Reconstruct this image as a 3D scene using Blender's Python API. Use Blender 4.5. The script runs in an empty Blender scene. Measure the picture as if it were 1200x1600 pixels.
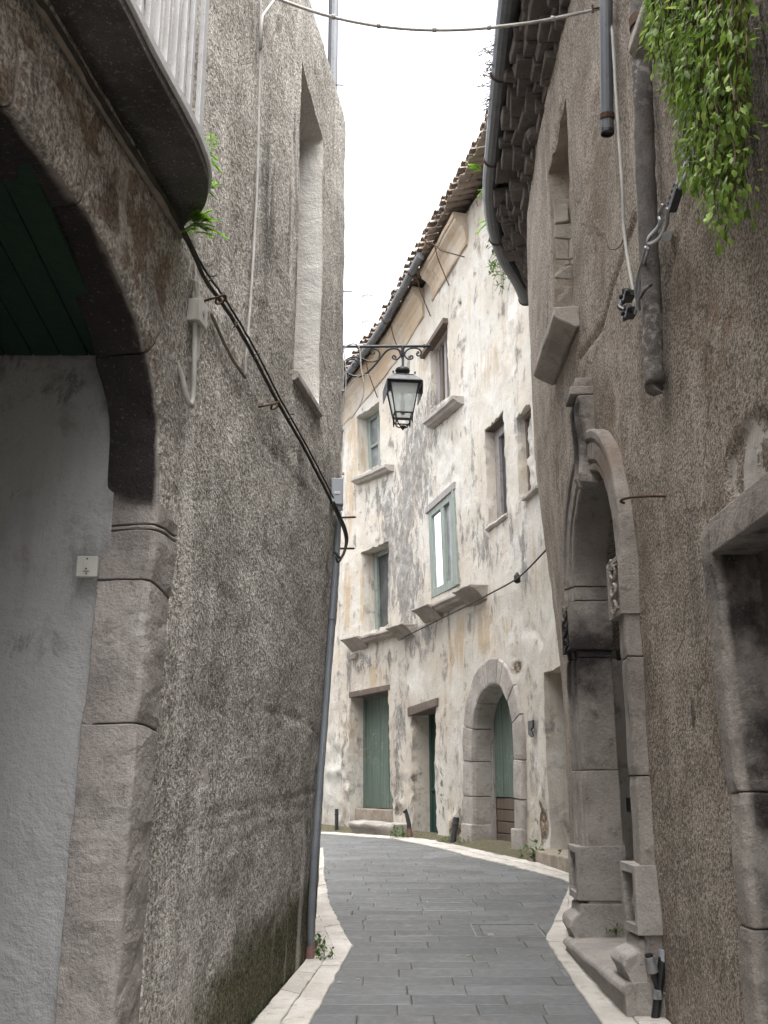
import bpy, bmesh, math, random
import numpy as np
from mathutils import Vector, Matrix
from mathutils.geometry import delaunay_2d_cdt
random.seed(7); RS = np.random.RandomState(11)
sc = bpy.context.scene; COL = sc.collection
# ---------------------------------------------------------------- camera, sky, sun, exposure
TH = math.atan(425 / 1600); EYE = 1.55
cam = bpy.data.cameras.new('camera'); co = bpy.data.objects.new('camera', cam); COL.objects.link(co)
cam.sensor_fit = 'VERTICAL'; cam.sensor_height = 36; cam.lens = 36.0; cam.clip_start = .05; cam.clip_end = 2000
co.location = (0, 0, EYE); co.rotation_euler = (math.pi / 2 + TH, 0, 0); sc.camera = co
SUN_EL, SUN_AZ = math.radians(74), math.radians(150)       # azimuth measured clockwise from +Y: high, behind the camera
w = bpy.data.worlds.new('World'); sc.world = w; w.use_nodes = True
nt = w.node_tree; bg = nt.nodes['Background']
sky = nt.nodes.new('ShaderNodeTexSky'); sky.sky_type = 'NISHITA'; sky.sun_disc = False
sky.sun_elevation = SUN_EL; sky.sun_rotation = SUN_AZ; sky.dust_density = 4; sky.air_density = 1.0
hs = nt.nodes.new('ShaderNodeHueSaturation'); hs.inputs['Saturation'].default_value = .16
nt.links.new(sky.outputs[0], hs.inputs['Color']); nt.links.new(hs.outputs[0], bg.inputs['Color'])
bg.inputs['Strength'].default_value = .15
sl = bpy.data.lights.new('sun', 'SUN'); sl.energy = 1.5; sl.angle = math.radians(80); sl.color = (1, .97, .92)
so = bpy.data.objects.new('sun', sl); COL.objects.link(so); so.location = (0, 0, 30)
sd = Vector((math.sin(SUN_AZ) * math.cos(SUN_EL), math.cos(SUN_AZ) * math.cos(SUN_EL), math.sin(SUN_EL)))
so.rotation_euler = sd.to_track_quat('Z', 'Y').to_euler()
sc.view_settings.view_transform = 'Standard'; sc.view_settings.look = 'None'
sc.view_settings.exposure = 2.3; sc.view_settings.gamma = 1
sc.render.engine = 'CYCLES'; sc.cycles.max_bounces = 8; sc.cycles.diffuse_bounces = 5
try: sc.cycles.use_denoising = True
except Exception: pass

# ---------------------------------------------------------------- survey of the place: sight lines of the camera and plan curves of the walls
def ray(u, v):
    a = (u - 600) / 1600; b = (800 - v) / 1600; c, s = math.cos(TH), math.sin(TH)
    return (a, c - b * s, s + b * c)
def gz(y):
    if y < 11: return .045 * max(y, -60)
    if y < 16:
        t = (y - 11) / 5; return .495 + .225 * (t - t * t / 2)
    return .6075
def ghit(u, v):
    d = ray(u, v); lo, hi = .5, 80.
    for _ in range(50):
        m = (lo + hi) / 2
        if EYE + d[2] / d[1] * m > gz(m): lo = m
        else: hi = m
    return (d[0] / d[1] * lo, lo)
def plane(u, v, X=None, Y=None, Z=None):
    d = ray(u, v); k = X / d[0] if X is not None else (Y / d[1] if Y is not None else (Z - EYE) / d[2])
    return (k * d[0], k * d[1], EYE + k * d[2])
def chaikin(p, n):
    for _ in range(n):
        q = [p[0]]
        for a, b in zip(p[:-1], p[1:]):
            q += [tuple(.75 * np.array(a) + .25 * np.array(b)), tuple(.25 * np.array(a) + .75 * np.array(b))]
        p = q + [p[-1]]
    return p
class Wall:
    def __init__(s, pts, side):
        s.p = np.array(pts, float); d = np.diff(s.p, axis=0); Ln = np.hypot(*d.T); s.s = np.r_[0, np.cumsum(Ln)]; s.d = d / Ln[:, None]
        n = np.stack([s.d[:, 1], -s.d[:, 0]], 1) * side; s.lean = None
        vn = np.r_[n[:1], n[1:] + n[:-1], n[-1:]]; s.vn = vn / np.hypot(*vn.T)[:, None]
    def Pv(s, q, z, off=0.):
        q, z = np.asarray(q, float), np.asarray(z, float); off = np.asarray(off, float) + np.zeros_like(q)
        if s.lean: off = off + s.lean(q, z)
        i = np.clip(np.searchsorted(s.s, q) - 1, 0, len(s.d) - 1); t = (q - s.s[i]) / (s.s[i + 1] - s.s[i])
        b = s.p[i] + (s.p[i + 1] - s.p[i]) * t[..., None]; tt = np.clip(t, 0, 1)[..., None]
        n = s.vn[i] * (1 - tt) + s.vn[i + 1] * tt
        b = b + n * off[..., None]
        return np.concatenate([b, z[..., None]], -1)
    def P(s, q, z, off=0.): return tuple(s.Pv([q], [z], [off])[0])
    def _hit(s, u, v, off):
        d = ray(u, v); best = None; P = s.p + s.vn * off; n = len(P) - 1
        for i in range(n):
            A = P[i]; e = P[i + 1] - A; det = -d[0] * e[1] + e[0] * d[1]
            if abs(det) < 1e-9: continue
            k = (-A[0] * e[1] + e[0] * A[1]) / det; t = (d[0] * A[1] - d[1] * A[0]) / det
            lo = -1e9 if i == 0 else -1e-6; hi = 1e9 if i == n - 1 else 1 + 1e-6
            if k > 0 and lo <= t <= hi and (best is None or k < best[0]): best = (k, s.s[i] + t * (s.s[i + 1] - s.s[i]), EYE + k * d[2])
        return best and (best[1], best[2])
    def hit(s, u, v, off=0.):
        h = s._hit(u, v, off)
        if s.lean:
            for _ in range(8):
                if h is None: break
                h = s._hit(u, v, off + float(s.lean(np.array(h[0]), np.array(h[1]))))
        if h is None: h = s._hit(u, v, off)
        if h is None: raise ValueError('miss %s %s' % (u, v))
        return h
    def hits(s, pts, off=0.): return [s.hit(u, v, off) for u, v in pts]
    def at(s, u, v, off=0.): return s.P(*s.hit(u, v, off), off)
    def S(s, x, y):
        return float(s.s[int(np.argmin(np.hypot(s.p[:, 0] - x, s.p[:, 1] - y)))])
L = Wall(chaikin([(-2.1, -6), (-.97, 4.14), (-.90, 4.6), (-.63, 6.3), (-.42, 7.6), (-.34, 8.22), (-.40, 8.6), (-.62, 9.1), (-1.1, 10), (-2.0, 13), (-4.2, 18), (-8, 24)], 2), 1)
LC = L.S(-.355, 8.15)
L.lean = lambda q, z: -.17 * np.clip((3.6 - z) / 3.2, 0, 1.1) * np.clip((q - L.S(-.9, 4.6)) / (LC - L.S(-.9, 4.6)), 0, 1)
R = None
def _rlean(q, z):
    t = np.clip((q - 14.3) / 2.0, 0, 1); return -.20 * np.clip((4.9 - z) / 2.3, 0, 1) * t * t * (3 - 2 * t)
R = Wall(chaikin([(1.65, -6), (1.57, 6.2), (1.55, 8), (1.58, 9.5), (1.68, 11.0), (1.9, 11.9), (2.45, 13.2)], 2), -1); R.lean = _rlean
def facade():
    g = lambda c: float(np.interp(c, [-300, -130, -20, 0, 90, 180, 230, 300], [.66, .6, .55, .5, .34, .28, .18, .15]))
    c, Y = 240., 14.3; pts = [(c / 1655 * Y, Y)]
    while c > -300:
        Y *= math.exp(2. / (1655 * g(c) + c)); c -= 2; pts.append((c / 1655 * Y, Y))
    c, Y = 240., 14.3; pre = []
    while c < 296:
        Y *= math.exp(-2. / (1655 * g(c) + c)); c += 2; pre.append((c / 1655 * Y, Y))
    return (pre[::-1] + pts)[::6]
F = Wall(facade(), -1)

# ---------------------------------------------------------------- numeric noise
def _h(i, j, k):
    n = (i * 73856093) ^ (j * 19349663) ^ (k * 83492791); n = (n ^ (n >> 13)) * 1274126177
    return ((n & 0xffffff).astype(float) / 0xffffff) * 2 - 1
def vnoise(P):
    P = np.asarray(P, float); f = np.floor(P); t = P - f; t = t * t * (3 - 2 * t); f = f.astype(np.int64); o = 0
    for a in (0, 1):
        for b in (0, 1):
            for c in (0, 1):
                wt = (t[:, 0] if a else 1 - t[:, 0]) * (t[:, 1] if b else 1 - t[:, 1]) * (t[:, 2] if c else 1 - t[:, 2])
                o = o + wt * _h(f[:, 0] + a, f[:, 1] + b, f[:, 2] + c)
    return o
def fbm(P, n=4, g=.5):
    P = np.asarray(P, float); o = 0; a = 1.
    for i in range(n): o = o + a * vnoise(P * 2.03 ** i + 17.3 * i); a *= g
    return o

# ---------------------------------------------------------------- materials
class G:
    def __init__(s, name, rough=.9, spec=.3):
        s.m = bpy.data.materials.new(name); s.m.use_nodes = True; s.nt = s.m.node_tree
        s.b = s.nt.nodes['Principled BSDF']; s.b.inputs['Roughness'].default_value = rough
        s.b.inputs['Specular IOR Level'].default_value = spec
        s.tc = s.nt.nodes.new('ShaderNodeTexCoord').outputs['Object']
    def n(s, t): return s.nt.nodes.new(t)
    def ln(s, a, b):
        if isinstance(a, (int, float)): b.default_value = a
        elif isinstance(a, tuple): b.default_value = a if len(a) == 4 else (*a, 1)
        else: s.nt.links.new(a, b)
    def vec(s, sx=1, sy=1, sz=1, src=None):
        m = s.n('ShaderNodeMapping'); s.ln(src or s.tc, m.inputs['Vector']); m.inputs['Scale'].default_value = (sx, sy, sz); return m.outputs[0]
    def noise(s, scale, detail=4, rough=.55, v=None, dist=0):
        x = s.n('ShaderNodeTexNoise'); s.ln(v or s.tc, x.inputs['Vector']); x.inputs['Scale'].default_value = scale
        x.inputs['Detail'].default_value = detail; x.inputs['Roughness'].default_value = rough; x.inputs['Distortion'].default_value = dist
        return x.outputs['Fac']
    def voro(s, scale, feat='F1', v=None, out='Distance', rnd=1):
        x = s.n('ShaderNodeTexVoronoi'); s.ln(v or s.tc, x.inputs['Vector']); x.inputs['Scale'].default_value = scale; x.feature = feat
        x.inputs['Randomness'].default_value = rnd; return x.outputs[out]
    def ss(s, x, a, b, lo=0., hi=1.):
        r = s.n('ShaderNodeMapRange'); r.interpolation_type = 'SMOOTHSTEP'; s.ln(x, r.inputs[0])
        for i, k in enumerate((a, b, lo, hi)): r.inputs[i + 1].default_value = k
        return r.outputs[0]
    def ma(s, op, a, b=0., clamp=False):
        x = s.n('ShaderNodeMath'); x.operation = op; x.use_clamp = clamp; s.ln(a, x.inputs[0]); s.ln(b, x.inputs[1]); return x.outputs[0]
    def mix(s, f, a, b, mode='MIX'):
        x = s.n('ShaderNodeMix'); x.data_type = 'RGBA'; x.blend_type = mode; s.ln(f, x.inputs[0]); s.ln(a, x.inputs[6]); s.ln(b, x.inputs[7]); return x.outputs[2]
    def attr(s, name):
        x = s.n('ShaderNodeAttribute'); x.attribute_name = name; return x
    def masks(s):
        a = s.attr('mask'); r = s.n('ShaderNodeSeparateColor'); s.ln(a.outputs['Color'], r.inputs[0])
        return r.outputs[0], r.outputs[1], r.outputs[2], a.outputs['Alpha']
    def bump(s, h, strength, dist, prev=None):
        x = s.n('ShaderNodeBump'); s.ln(h, x.inputs['Height']); x.inputs['Strength'].default_value = strength; x.inputs['Distance'].default_value = dist
        if prev is not None: s.ln(prev, x.inputs['Normal'])
        return x.outputs[0]
    def done(s, col=None, nrm=None, rough=None):
        if col is not None: s.ln(col, s.b.inputs['Base Color'])
        if nrm is not None: s.ln(nrm, s.b.inputs['Normal'])
        if rough is not None: s.ln(rough, s.b.inputs['Roughness'])
        return s.m
def wobble(g, mask, noise, k=.9, a=.35, b=.65):
    return g.ss(g.ma('ADD', mask, g.ma('MULTIPLY', g.ma('SUBTRACT', noise, .5), k)), a, b)
def gated(g, mask, noise, k=1.6, a=.3, b=.7):          # a stain with torn edges, absent where the mask is 0
    return g.ss(g.ma('SUBTRACT', g.ma('MULTIPLY', mask, 1.12), g.ss(noise, .40, .60)), 0., .55)
def soft(g, mask, noise, k=.7):                        # a diffuse stain
    return g.ma('MULTIPLY', g.ss(g.ma('ADD', mask, g.ma('MULTIPLY', g.ma('SUBTRACT', noise, .5), k)), .15, .95), g.ss(mask, .02, .3))
def m_stucco(name, light, mid, dark, gs=70., bumpd=.012, brown=(.12, .085, .06)):
    g = G(name, .95, .15); d, wm, pl, ms = g.masks()
    n1 = g.noise(gs, 3, .62); n2 = g.noise(gs * 2.3, 2, .6); gran = g.ma('ADD', g.ma('MULTIPLY', n1, .7), g.ma('MULTIPLY', n2, .3))
    big = g.noise(1.1, 6, .6); strk = g.noise(1., 5, .6, g.vec(5, 5, .45)); blot = g.noise(6, 5, .6)
    dens_ = g.ma('MULTIPLY', g.ma('SUBTRACT', g.noise(2.6, 4, .6), .5), .5)
    gran = g.ma('ADD', gran, g.ma('MULTIPLY', dens_, .35))
    c = g.mix(g.ss(gran, .34, .66), dark, light)
    c = g.mix(g.ss(big, .40, .68), c, g.mix(g.ss(gran, .38, .66), dark, mid))
    c = g.mix(g.ma('MULTIPLY', g.ss(strk, .5, .75), .65), c, g.mix(g.ss(gran, .42, .66), dark, mid))
    c = g.mix(g.ma('MULTIPLY', gated(g, wm, blot), .8), c, g.mix(g.ss(gran, .35, .65), brown, (.25, .185, .14)))
    c = g.mix(g.ma('MULTIPLY', gated(g, d, strk, 1.8), .85), c, g.mix(g.ss(gran, .4, .7), (.035, .031, .028), (.15, .13, .115)))
    c = g.mix(g.ma('MULTIPLY', soft(g, ms, blot, 1.1), .92), c, g.mix(g.ss(gran, .38, .66), (.028, .028, .012), (.12, .115, .055)))
    pale_s = g.noise(1., 5, .6, g.vec(4.1, 4.1, .3)); c = g.mix(g.ma('MULTIPLY', g.ss(pale_s, .54, .72), .55), c, g.mix(g.ss(gran, .3, .6), mid, light))
    wv = g.n('ShaderNodeVectorMath'); wv.operation = 'MULTIPLY_ADD'; nz = g.n('ShaderNodeTexNoise'); nz.inputs['Scale'].default_value = 3.; nz.inputs['Detail'].default_value = 5; g.ln(g.tc, nz.inputs['Vector'])
    g.ln(nz.outputs['Color'], wv.inputs[0]); wv.inputs[1].default_value = (.5, .5, .5); g.ln(g.tc, wv.inputs[2])
    crack = g.ma('MULTIPLY', g.ss(g.voro(.75, 'DISTANCE_TO_EDGE', wv.outputs[0]), .012, .003), g.ss(g.noise(.9, 2, .5), .48, .58)); c = g.mix(g.ma('MULTIPLY', crack, .7), c, dark)
    smooth = gated(g, pl, blot, .8)
    c = g.mix(smooth, c, g.mix(g.ss(big, .3, .7), (.36, .33, .30), (.45, .42, .39)))
    b = g.bump(blot, .5, .03); amt = g.ma('SUBTRACT', 1., g.ma('MULTIPLY', smooth, .85))
    b = g.bump(g.ma('MULTIPLY', gran, amt), 1., bumpd, b)
    return g.done(c, b)
def m_plaster(name, base, warm, pale, dirtc, gl=.5):
    g = G(name, .93, .15); d, wm, pl, ms = g.masks()
    big = g.noise(.9, 7, .62, dist=.4); med = g.noise(3.2, 7, .65, dist=.3); strk = g.noise(1., 6, .65, g.vec(3.4, 3.4, .42)); fine = g.noise(38, 4, .65)
    tiny = g.noise(120, 3, .6)
    c = g.mix(g.ss(big, .38, .66), base, pale)
    c = g.mix(g.ma('MULTIPLY', g.ss(strk, .52, .74), .6), c, warm)
    c = g.mix(g.ma('MULTIPLY', gated(g, wm, strk), .75), c, warm)
    c = g.mix(g.ma('MULTIPLY', gated(g, pl, med, 1.0), .95), c, g.mix(g.ss(med, .35, .7), (.56, .54, .50), (.70, .68, .64)))
    c = g.mix(g.ma('MULTIPLY', g.ss(g.ma('MULTIPLY', med, g.ma('ADD', strk, .35)), .47, .62), gl), c, dirtc)
    dd = g.ma('MULTIPLY', g.noise(4.2, 9, .78, g.vec(1.3, 1.3, .6), .5), .75); dd = g.ma('ADD', dd, g.ma('MULTIPLY', strk, .25))
    c = g.mix(g.ma('MULTIPLY', gated(g, d, dd, 3.2, .25, .85), .8), c, g.mix(g.ss(g.noise(7, 6, .75), .38, .62), (.10, .095, .092), (.24, .23, .22)))
    bare = gated(g, ms, med, 1.2)
    c = g.mix(bare, c, g.mix(g.ss(g.voro(9), .1, .5), (.30, .24, .18), g.mix(g.ss(fine, .4, .6), (.10, .08, .06), (.22, .16, .115))))
    c = g.mix(g.ma('MULTIPLY', g.ss(tiny, .6, .75), .25), c, dirtc)
    c = g.mix(g.ma('MULTIPLY', g.ss(g.noise(2.1, 9, .8, g.vec(1.2, 1.2, .5), .8), .50, .72), gl * .7), c, g.mix(g.ss(fine, .4, .6), dirtc, (.32, .305, .28)))
    b = g.bump(med, .6, .05); b = g.bump(fine, .6, .010, b); b = g.bump(tiny, .5, .003, b)
    b = g.bump(g.ma('MULTIPLY', g.voro(9), bare), .9, .05, b)
    return g.done(c, b)
def m_stone(name, a, b_, dark, sc=1., bd=.006, stain=(.018, .015, .015)):
    g = G(name, .85, .25); d, wm, pl, ms = g.masks()
    big = g.noise(2.2 * sc, 6, .6); fine = g.noise(75 * sc, 4, .65); blot = g.noise(9 * sc, 6, .65); isl = g.attr('rnd').outputs['Fac']
    c = g.mix(g.ss(big, .35, .65), a, b_); c = g.mix(g.ma('MULTIPLY', g.ss(blot, .52, .72), .55), c, dark)
    c = g.mix(g.ma('MULTIPLY', isl, .3), c, dark)
    c = g.mix(g.ma('MULTIPLY', g.ss(fine, .56, .7), .45), c, dark); c = g.mix(g.ma('MULTIPLY', g.ss(fine, .44, .3), .35), c, (.5, .48, .45))
    c = g.mix(g.ma('MULTIPLY', soft(g, wm, blot, .8), .8), c, (.17, .12, .085))
    c = g.mix(gated(g, pl, blot, .9), c, (.40, .38, .36))
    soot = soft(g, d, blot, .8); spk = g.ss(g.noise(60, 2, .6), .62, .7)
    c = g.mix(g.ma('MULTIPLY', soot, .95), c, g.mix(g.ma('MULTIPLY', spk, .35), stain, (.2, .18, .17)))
    b = g.bump(blot, .8, .025); b = g.bump(g.noise(28 * sc, 4, .7), .7, bd * 1.6, b); b = g.bump(fine, .9, bd, b)
    return g.done(c, b)
def m_simple(name, c1, c2, sc=8., rough=.6, spec=.4, metal=0., bumpd=0., sz=1., c3=None):
    g = G(name, rough, spec); v = g.vec(1, 1, sz); n = g.noise(sc, 5, .6, v); f = g.noise(sc * 9, 3, .6, v)
    c = g.mix(g.ss(n, .35, .65), c1, c2)
    if c3: c = g.mix(g.ma('MULTIPLY', g.ss(f, .58, .7), .8), c, c3)
    g.b.inputs['Metallic'].default_value = metal
    return g.done(c, g.bump(f, .6, bumpd) if bumpd else None, g.ss(n, .2, .8, max(rough - .12, .05), min(rough + .12, 1)))
def m_wood(name, c1, c2, c3, rough=.7):
    g = G(name, rough, .3); gr = g.noise(1., 6, .65, g.vec(26, 26, 1.4)); big = g.noise(2.4, 5, .6); sp = g.noise(14, 5, .7)
    c = g.mix(g.ss(gr, .35, .68), c1, c2); c = g.mix(g.ma('MULTIPLY', g.ss(g.ma('MULTIPLY', big, sp), .27, .42), .8), c, c3)
    return g.done(c, g.bump(gr, .6, .006))
def m_leaf(name, c1, c2, c3):
    g = G(name, .5, .35); a = g.attr('rnd').outputs['Fac']; c = g.mix(g.ss(a, 0, .6), c1, c2); c = g.mix(g.ss(a, .6, 1.), c, c3)
    g.b.inputs['Subsurface Weight'].default_value = 0
    tr = g.n('ShaderNodeBsdfTranslucent'); g.ln(c, tr.inputs[0]); mx = g.n('ShaderNodeMixShader'); mx.inputs[0].default_value = .45
    g.ln(c, g.b.inputs['Base Color']); g.nt.links.new(g.b.outputs[0], mx.inputs[1]); g.nt.links.new(tr.outputs[0], mx.inputs[2])
    g.nt.links.new(mx.outputs[0], g.nt.nodes['Material Output'].inputs[0]); return g.m
def m_pane(name, col, rough=.08, spec=.6):
    g = G(name, rough, spec); n = g.noise(3., 4, .6); c = g.mix(g.ss(n, .35, .65), col, tuple(k * 1.6 for k in col)); return g.done(c, g.bump(g.noise(2.2, 2, .5), .12, .01))

MT = dict(
 stucco=m_stucco('grey_roughcast', (.66, .625, .585), (.50, .475, .44), (.16, .146, .122), 47, .021),
 stucco_brown=m_stucco('brown_roughcast', (.45, .395, .34), (.31, .26, .215), (.10, .082, .062), 54, .017),
 plaster=m_plaster('cream_plaster', (.50, .455, .395), (.42, .32, .21), (.56, .54, .50), (.15, .145, .138), .75),
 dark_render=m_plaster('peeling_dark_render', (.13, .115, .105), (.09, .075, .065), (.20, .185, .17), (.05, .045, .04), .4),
 white_plaster=m_plaster('whitewashed_plaster', (.325, .322, .322), (.25, .24, .23), (.385, .382, .38), (.15, .145, .14), .55),
 reveal=m_plaster('pale_render', (.50, .475, .44), (.42, .39, .35), (.55, .53, .50), (.24, .22, .2), .3),
 stone=m_stone('grey_limestone', (.36, .33, .31), (.27, .245, .23), (.12, .105, .095)),
 portal=m_stone('weathered_portal_stone', (.36, .325, .29), (.265, .235, .21), (.09, .077, .068)),
 pale_stone=m_stone('pale_limestone', (.43, .40, .37), (.33, .30, .275), (.14, .125, .11)),
 marble=m_stone('white_kerb_stone', (.62, .59, .55), (.48, .45, .41), (.22, .195, .165), 1.4, .004),
 rubble=m_stone('rubble_masonry', (.42, .37, .31), (.30, .25, .2), (.13, .1, .08), 2., .01),
 concrete=m_stone('shaded_stained_concrete', (.095, .088, .084), (.05, .046, .043), (.14, .13, .12), 1., .003),  # balcony slab: underside shade put into the dark base, stains are the paler blotches
 concrete_light=m_stone('bare_concrete_edge', (.34, .35, .36), (.26, .27, .28), (.14, .14, .14), 1., .003),
 green=m_wood('faded_green_paint', (.085, .118, .097), (.125, .16, .135), (.20, .215, .185)),
 green_dark=m_wood('dark_green_paint', (.022, .05, .042), (.035, .07, .06), (.06, .065, .055)),
 green_grey=m_wood('flaking_green_paint', (.20, .235, .21), (.27, .30, .275), (.14, .13, .115)),
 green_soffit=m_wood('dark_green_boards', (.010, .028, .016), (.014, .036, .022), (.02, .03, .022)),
 brown_wood=m_wood('weathered_brown_wood', (.095, .07, .055), (.14, .11, .09), (.2, .175, .15)),
 grey_wood=m_wood('silvered_wood', (.22, .20, .19), (.32, .30, .29), (.10, .085, .075)),
 black_wood=m_wood('blackened_door_wood', (.010, .012, .010), (.017, .02, .017), (.03, .027, .024)),
 white=m_simple('chipped_white_paint', (.47, .47, .475), (.55, .55, .555), 9, .5, .4, 0, .001, 1, (.36, .29, .25)),
 zinc_dark=m_simple('tarnished_dark_zinc', (.055, .058, .063), (.09, .094, .10), 5, .5, .5, .35, .001, .4, (.03, .028, .028)),
 zinc=m_simple('weathered_zinc', (.105, .11, .12), (.16, .168, .18), 5, .5, .5, .35, .001, .4, (.085, .08, .08)),
 pipe=m_simple('grey_plastic_pipe', (.15, .165, .185), (.19, .205, .225), 4, .38, .5, 0, 0),
 iron=m_simple('dark_grey_iron', (.028, .030, .034), (.05, .052, .058), 20, .5, .5, .2, .0006),
 galv=m_simple('galvanised_steel', (.26, .265, .275), (.36, .365, .375), 18, .42, .5, .6, .0006),
 rust=m_simple('rusted_iron', (.055, .032, .022), (.10, .06, .04), 30, .85, .2, 0, .001),
 black=m_simple('black_plastic', (.012, .012, .013), (.022, .022, .023), 9, .42, .4),
 cable=m_simple('dusty_black_cable', (.016, .015, .014), (.05, .046, .036), 12, .6, .3),
 greycable=m_simple('pale_grey_cable', (.33, .32, .30), (.43, .42, .40), 10, .55, .3),
 conduit=m_simple('dusty_conduit', (.16, .135, .11), (.24, .205, .17), 9, .8, .2, 0, .001),
 box=m_simple('grey_plastic_box', (.27, .29, .32), (.31, .33, .36), 6, .45, .4),
 cream_plastic=m_simple('aged_white_plastic', (.44, .43, .40), (.50, .49, .46), 12, .45, .4),
 red_sleeve=m_simple('faded_red_sleeve', (.17, .085, .085), (.23, .13, .125), 14, .7, .3),
 tile=m_stone('old_roof_tile', (.36, .285, .23), (.27, .225, .185), (.085, .07, .06), 1.5, .005),
 rubble_light=m_stone('pale_loose_stone', (.58, .53, .46), (.44, .39, .33), (.2, .17, .14), 2., .012),
 brick=m_stone('sooty_eaves_brick', (.15, .128, .11), (.10, .085, .075), (.035, .03, .027), 1.5, .01),
 ochre=m_plaster('ochre_cornice_plaster', (.46, .36, .26), (.30, .19, .11), (.55, .49, .42), (.2, .14, .10), .3),
 crust=m_stone('mortar_crusted_pipe', (.21, .19, .175), (.125, .115, .11), (.06, .053, .048), 2., .012),
 leaf=m_leaf('vine_leaf', (.085, .15, .025), (.19, .30, .05), (.34, .46, .10)),
 fern=m_leaf('fern_leaf', (.16, .33, .03), (.25, .48, .05), (.36, .58, .09)),
 weed=m_leaf('weed_leaf', (.05, .11, .025), (.085, .17, .035), (.14, .22, .06)),
 moss=m_simple('moss', (.07, .066, .04), (.13, .115, .08), 22, .95, .1, 0, .012, 1, (.19, .17, .13)),
 soil=m_simple('packed_soil', (.13, .115, .095), (.2, .18, .15), 14, .95, .1, 0, .006),
 stem=m_simple('brown_stem', (.08, .06, .04), (.12, .09, .06), 14, .8, .2),
 dark=m_simple('unlit_interior', (.02, .02, .02), (.03, .03, .03), 3, .9, .1),
 pane_dark=m_pane('dusty_dark_glass', (.045, .05, .052), .12),
 pane_grey=m_pane('dusty_grey_glass', (.17, .175, .185), .22),
 pane_bright=m_pane('mirror_like_glass', (.07, .075, .08), .03, 1.),
)
MT['pane_bright'].node_tree.nodes['Principled BSDF'].inputs['Metallic'].default_value = .9
MT['pane_bright'].node_tree.nodes['Principled BSDF'].inputs['Base Color'].default_value = (.8, .82, .85, 1)
for l_ in list(MT['pane_bright'].node_tree.links):
    if l_.to_socket.name == 'Base Color': MT['pane_bright'].node_tree.links.remove(l_)
def _lampglass():
    g = G('lantern_glass', .15, .5); g.b.inputs['Base Color'].default_value = (.82, .86, .86, 1)
    t = g.n('ShaderNodeBsdfTransparent'); t.inputs[0].default_value = (.86, .9, .89, 1); mx = g.n('ShaderNodeMixShader'); mx.inputs[0].default_value = .5
    g.nt.links.new(t.outputs[0], mx.inputs[1]); g.nt.links.new(g.b.outputs[0], mx.inputs[2]); g.nt.links.new(mx.outputs[0], g.nt.nodes['Material Output'].inputs[0]); return g.m
MT['lampglass'] = _lampglass()
def _paver():
    g = G('dark_basalt_paver', .52, .4); r = g.attr('rnd').outputs['Fac']; big = g.noise(1.3, 5, .6); blot = g.noise(14, 5, .6); fine = g.noise(150, 3, .6)
    c = g.mix(r, (.098, .103, .108), (.155, .160, .166)); c = g.mix(g.ma('MULTIPLY', g.ss(big, .42, .62), .5), c, (.085, .086, .082)); c = g.mix(g.ma('MULTIPLY', g.ss(g.noise(3.3, 6, .7), .56, .68), .5), c, (.19, .185, .17))
    c = g.mix(g.ma('MULTIPLY', g.ss(blot, .52, .72), .45), c, (.165, .165, .158)); c = g.mix(g.ma('MULTIPLY', g.ss(fine, .58, .7), .35), c, (.21, .21, .205))
    b = g.bump(blot, .4, .006); b = g.bump(fine, .5, .002, b); return g.done(c, b, g.ss(blot, .3, .7, .42, .66))
MT['paver'] = _paver()
MT['joint'] = m_simple('mossy_joint_sand', (.06, .057, .045), (.11, .105, .08), 5, .95, .1, 0, .004, 1, (.075, .085, .03))

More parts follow.
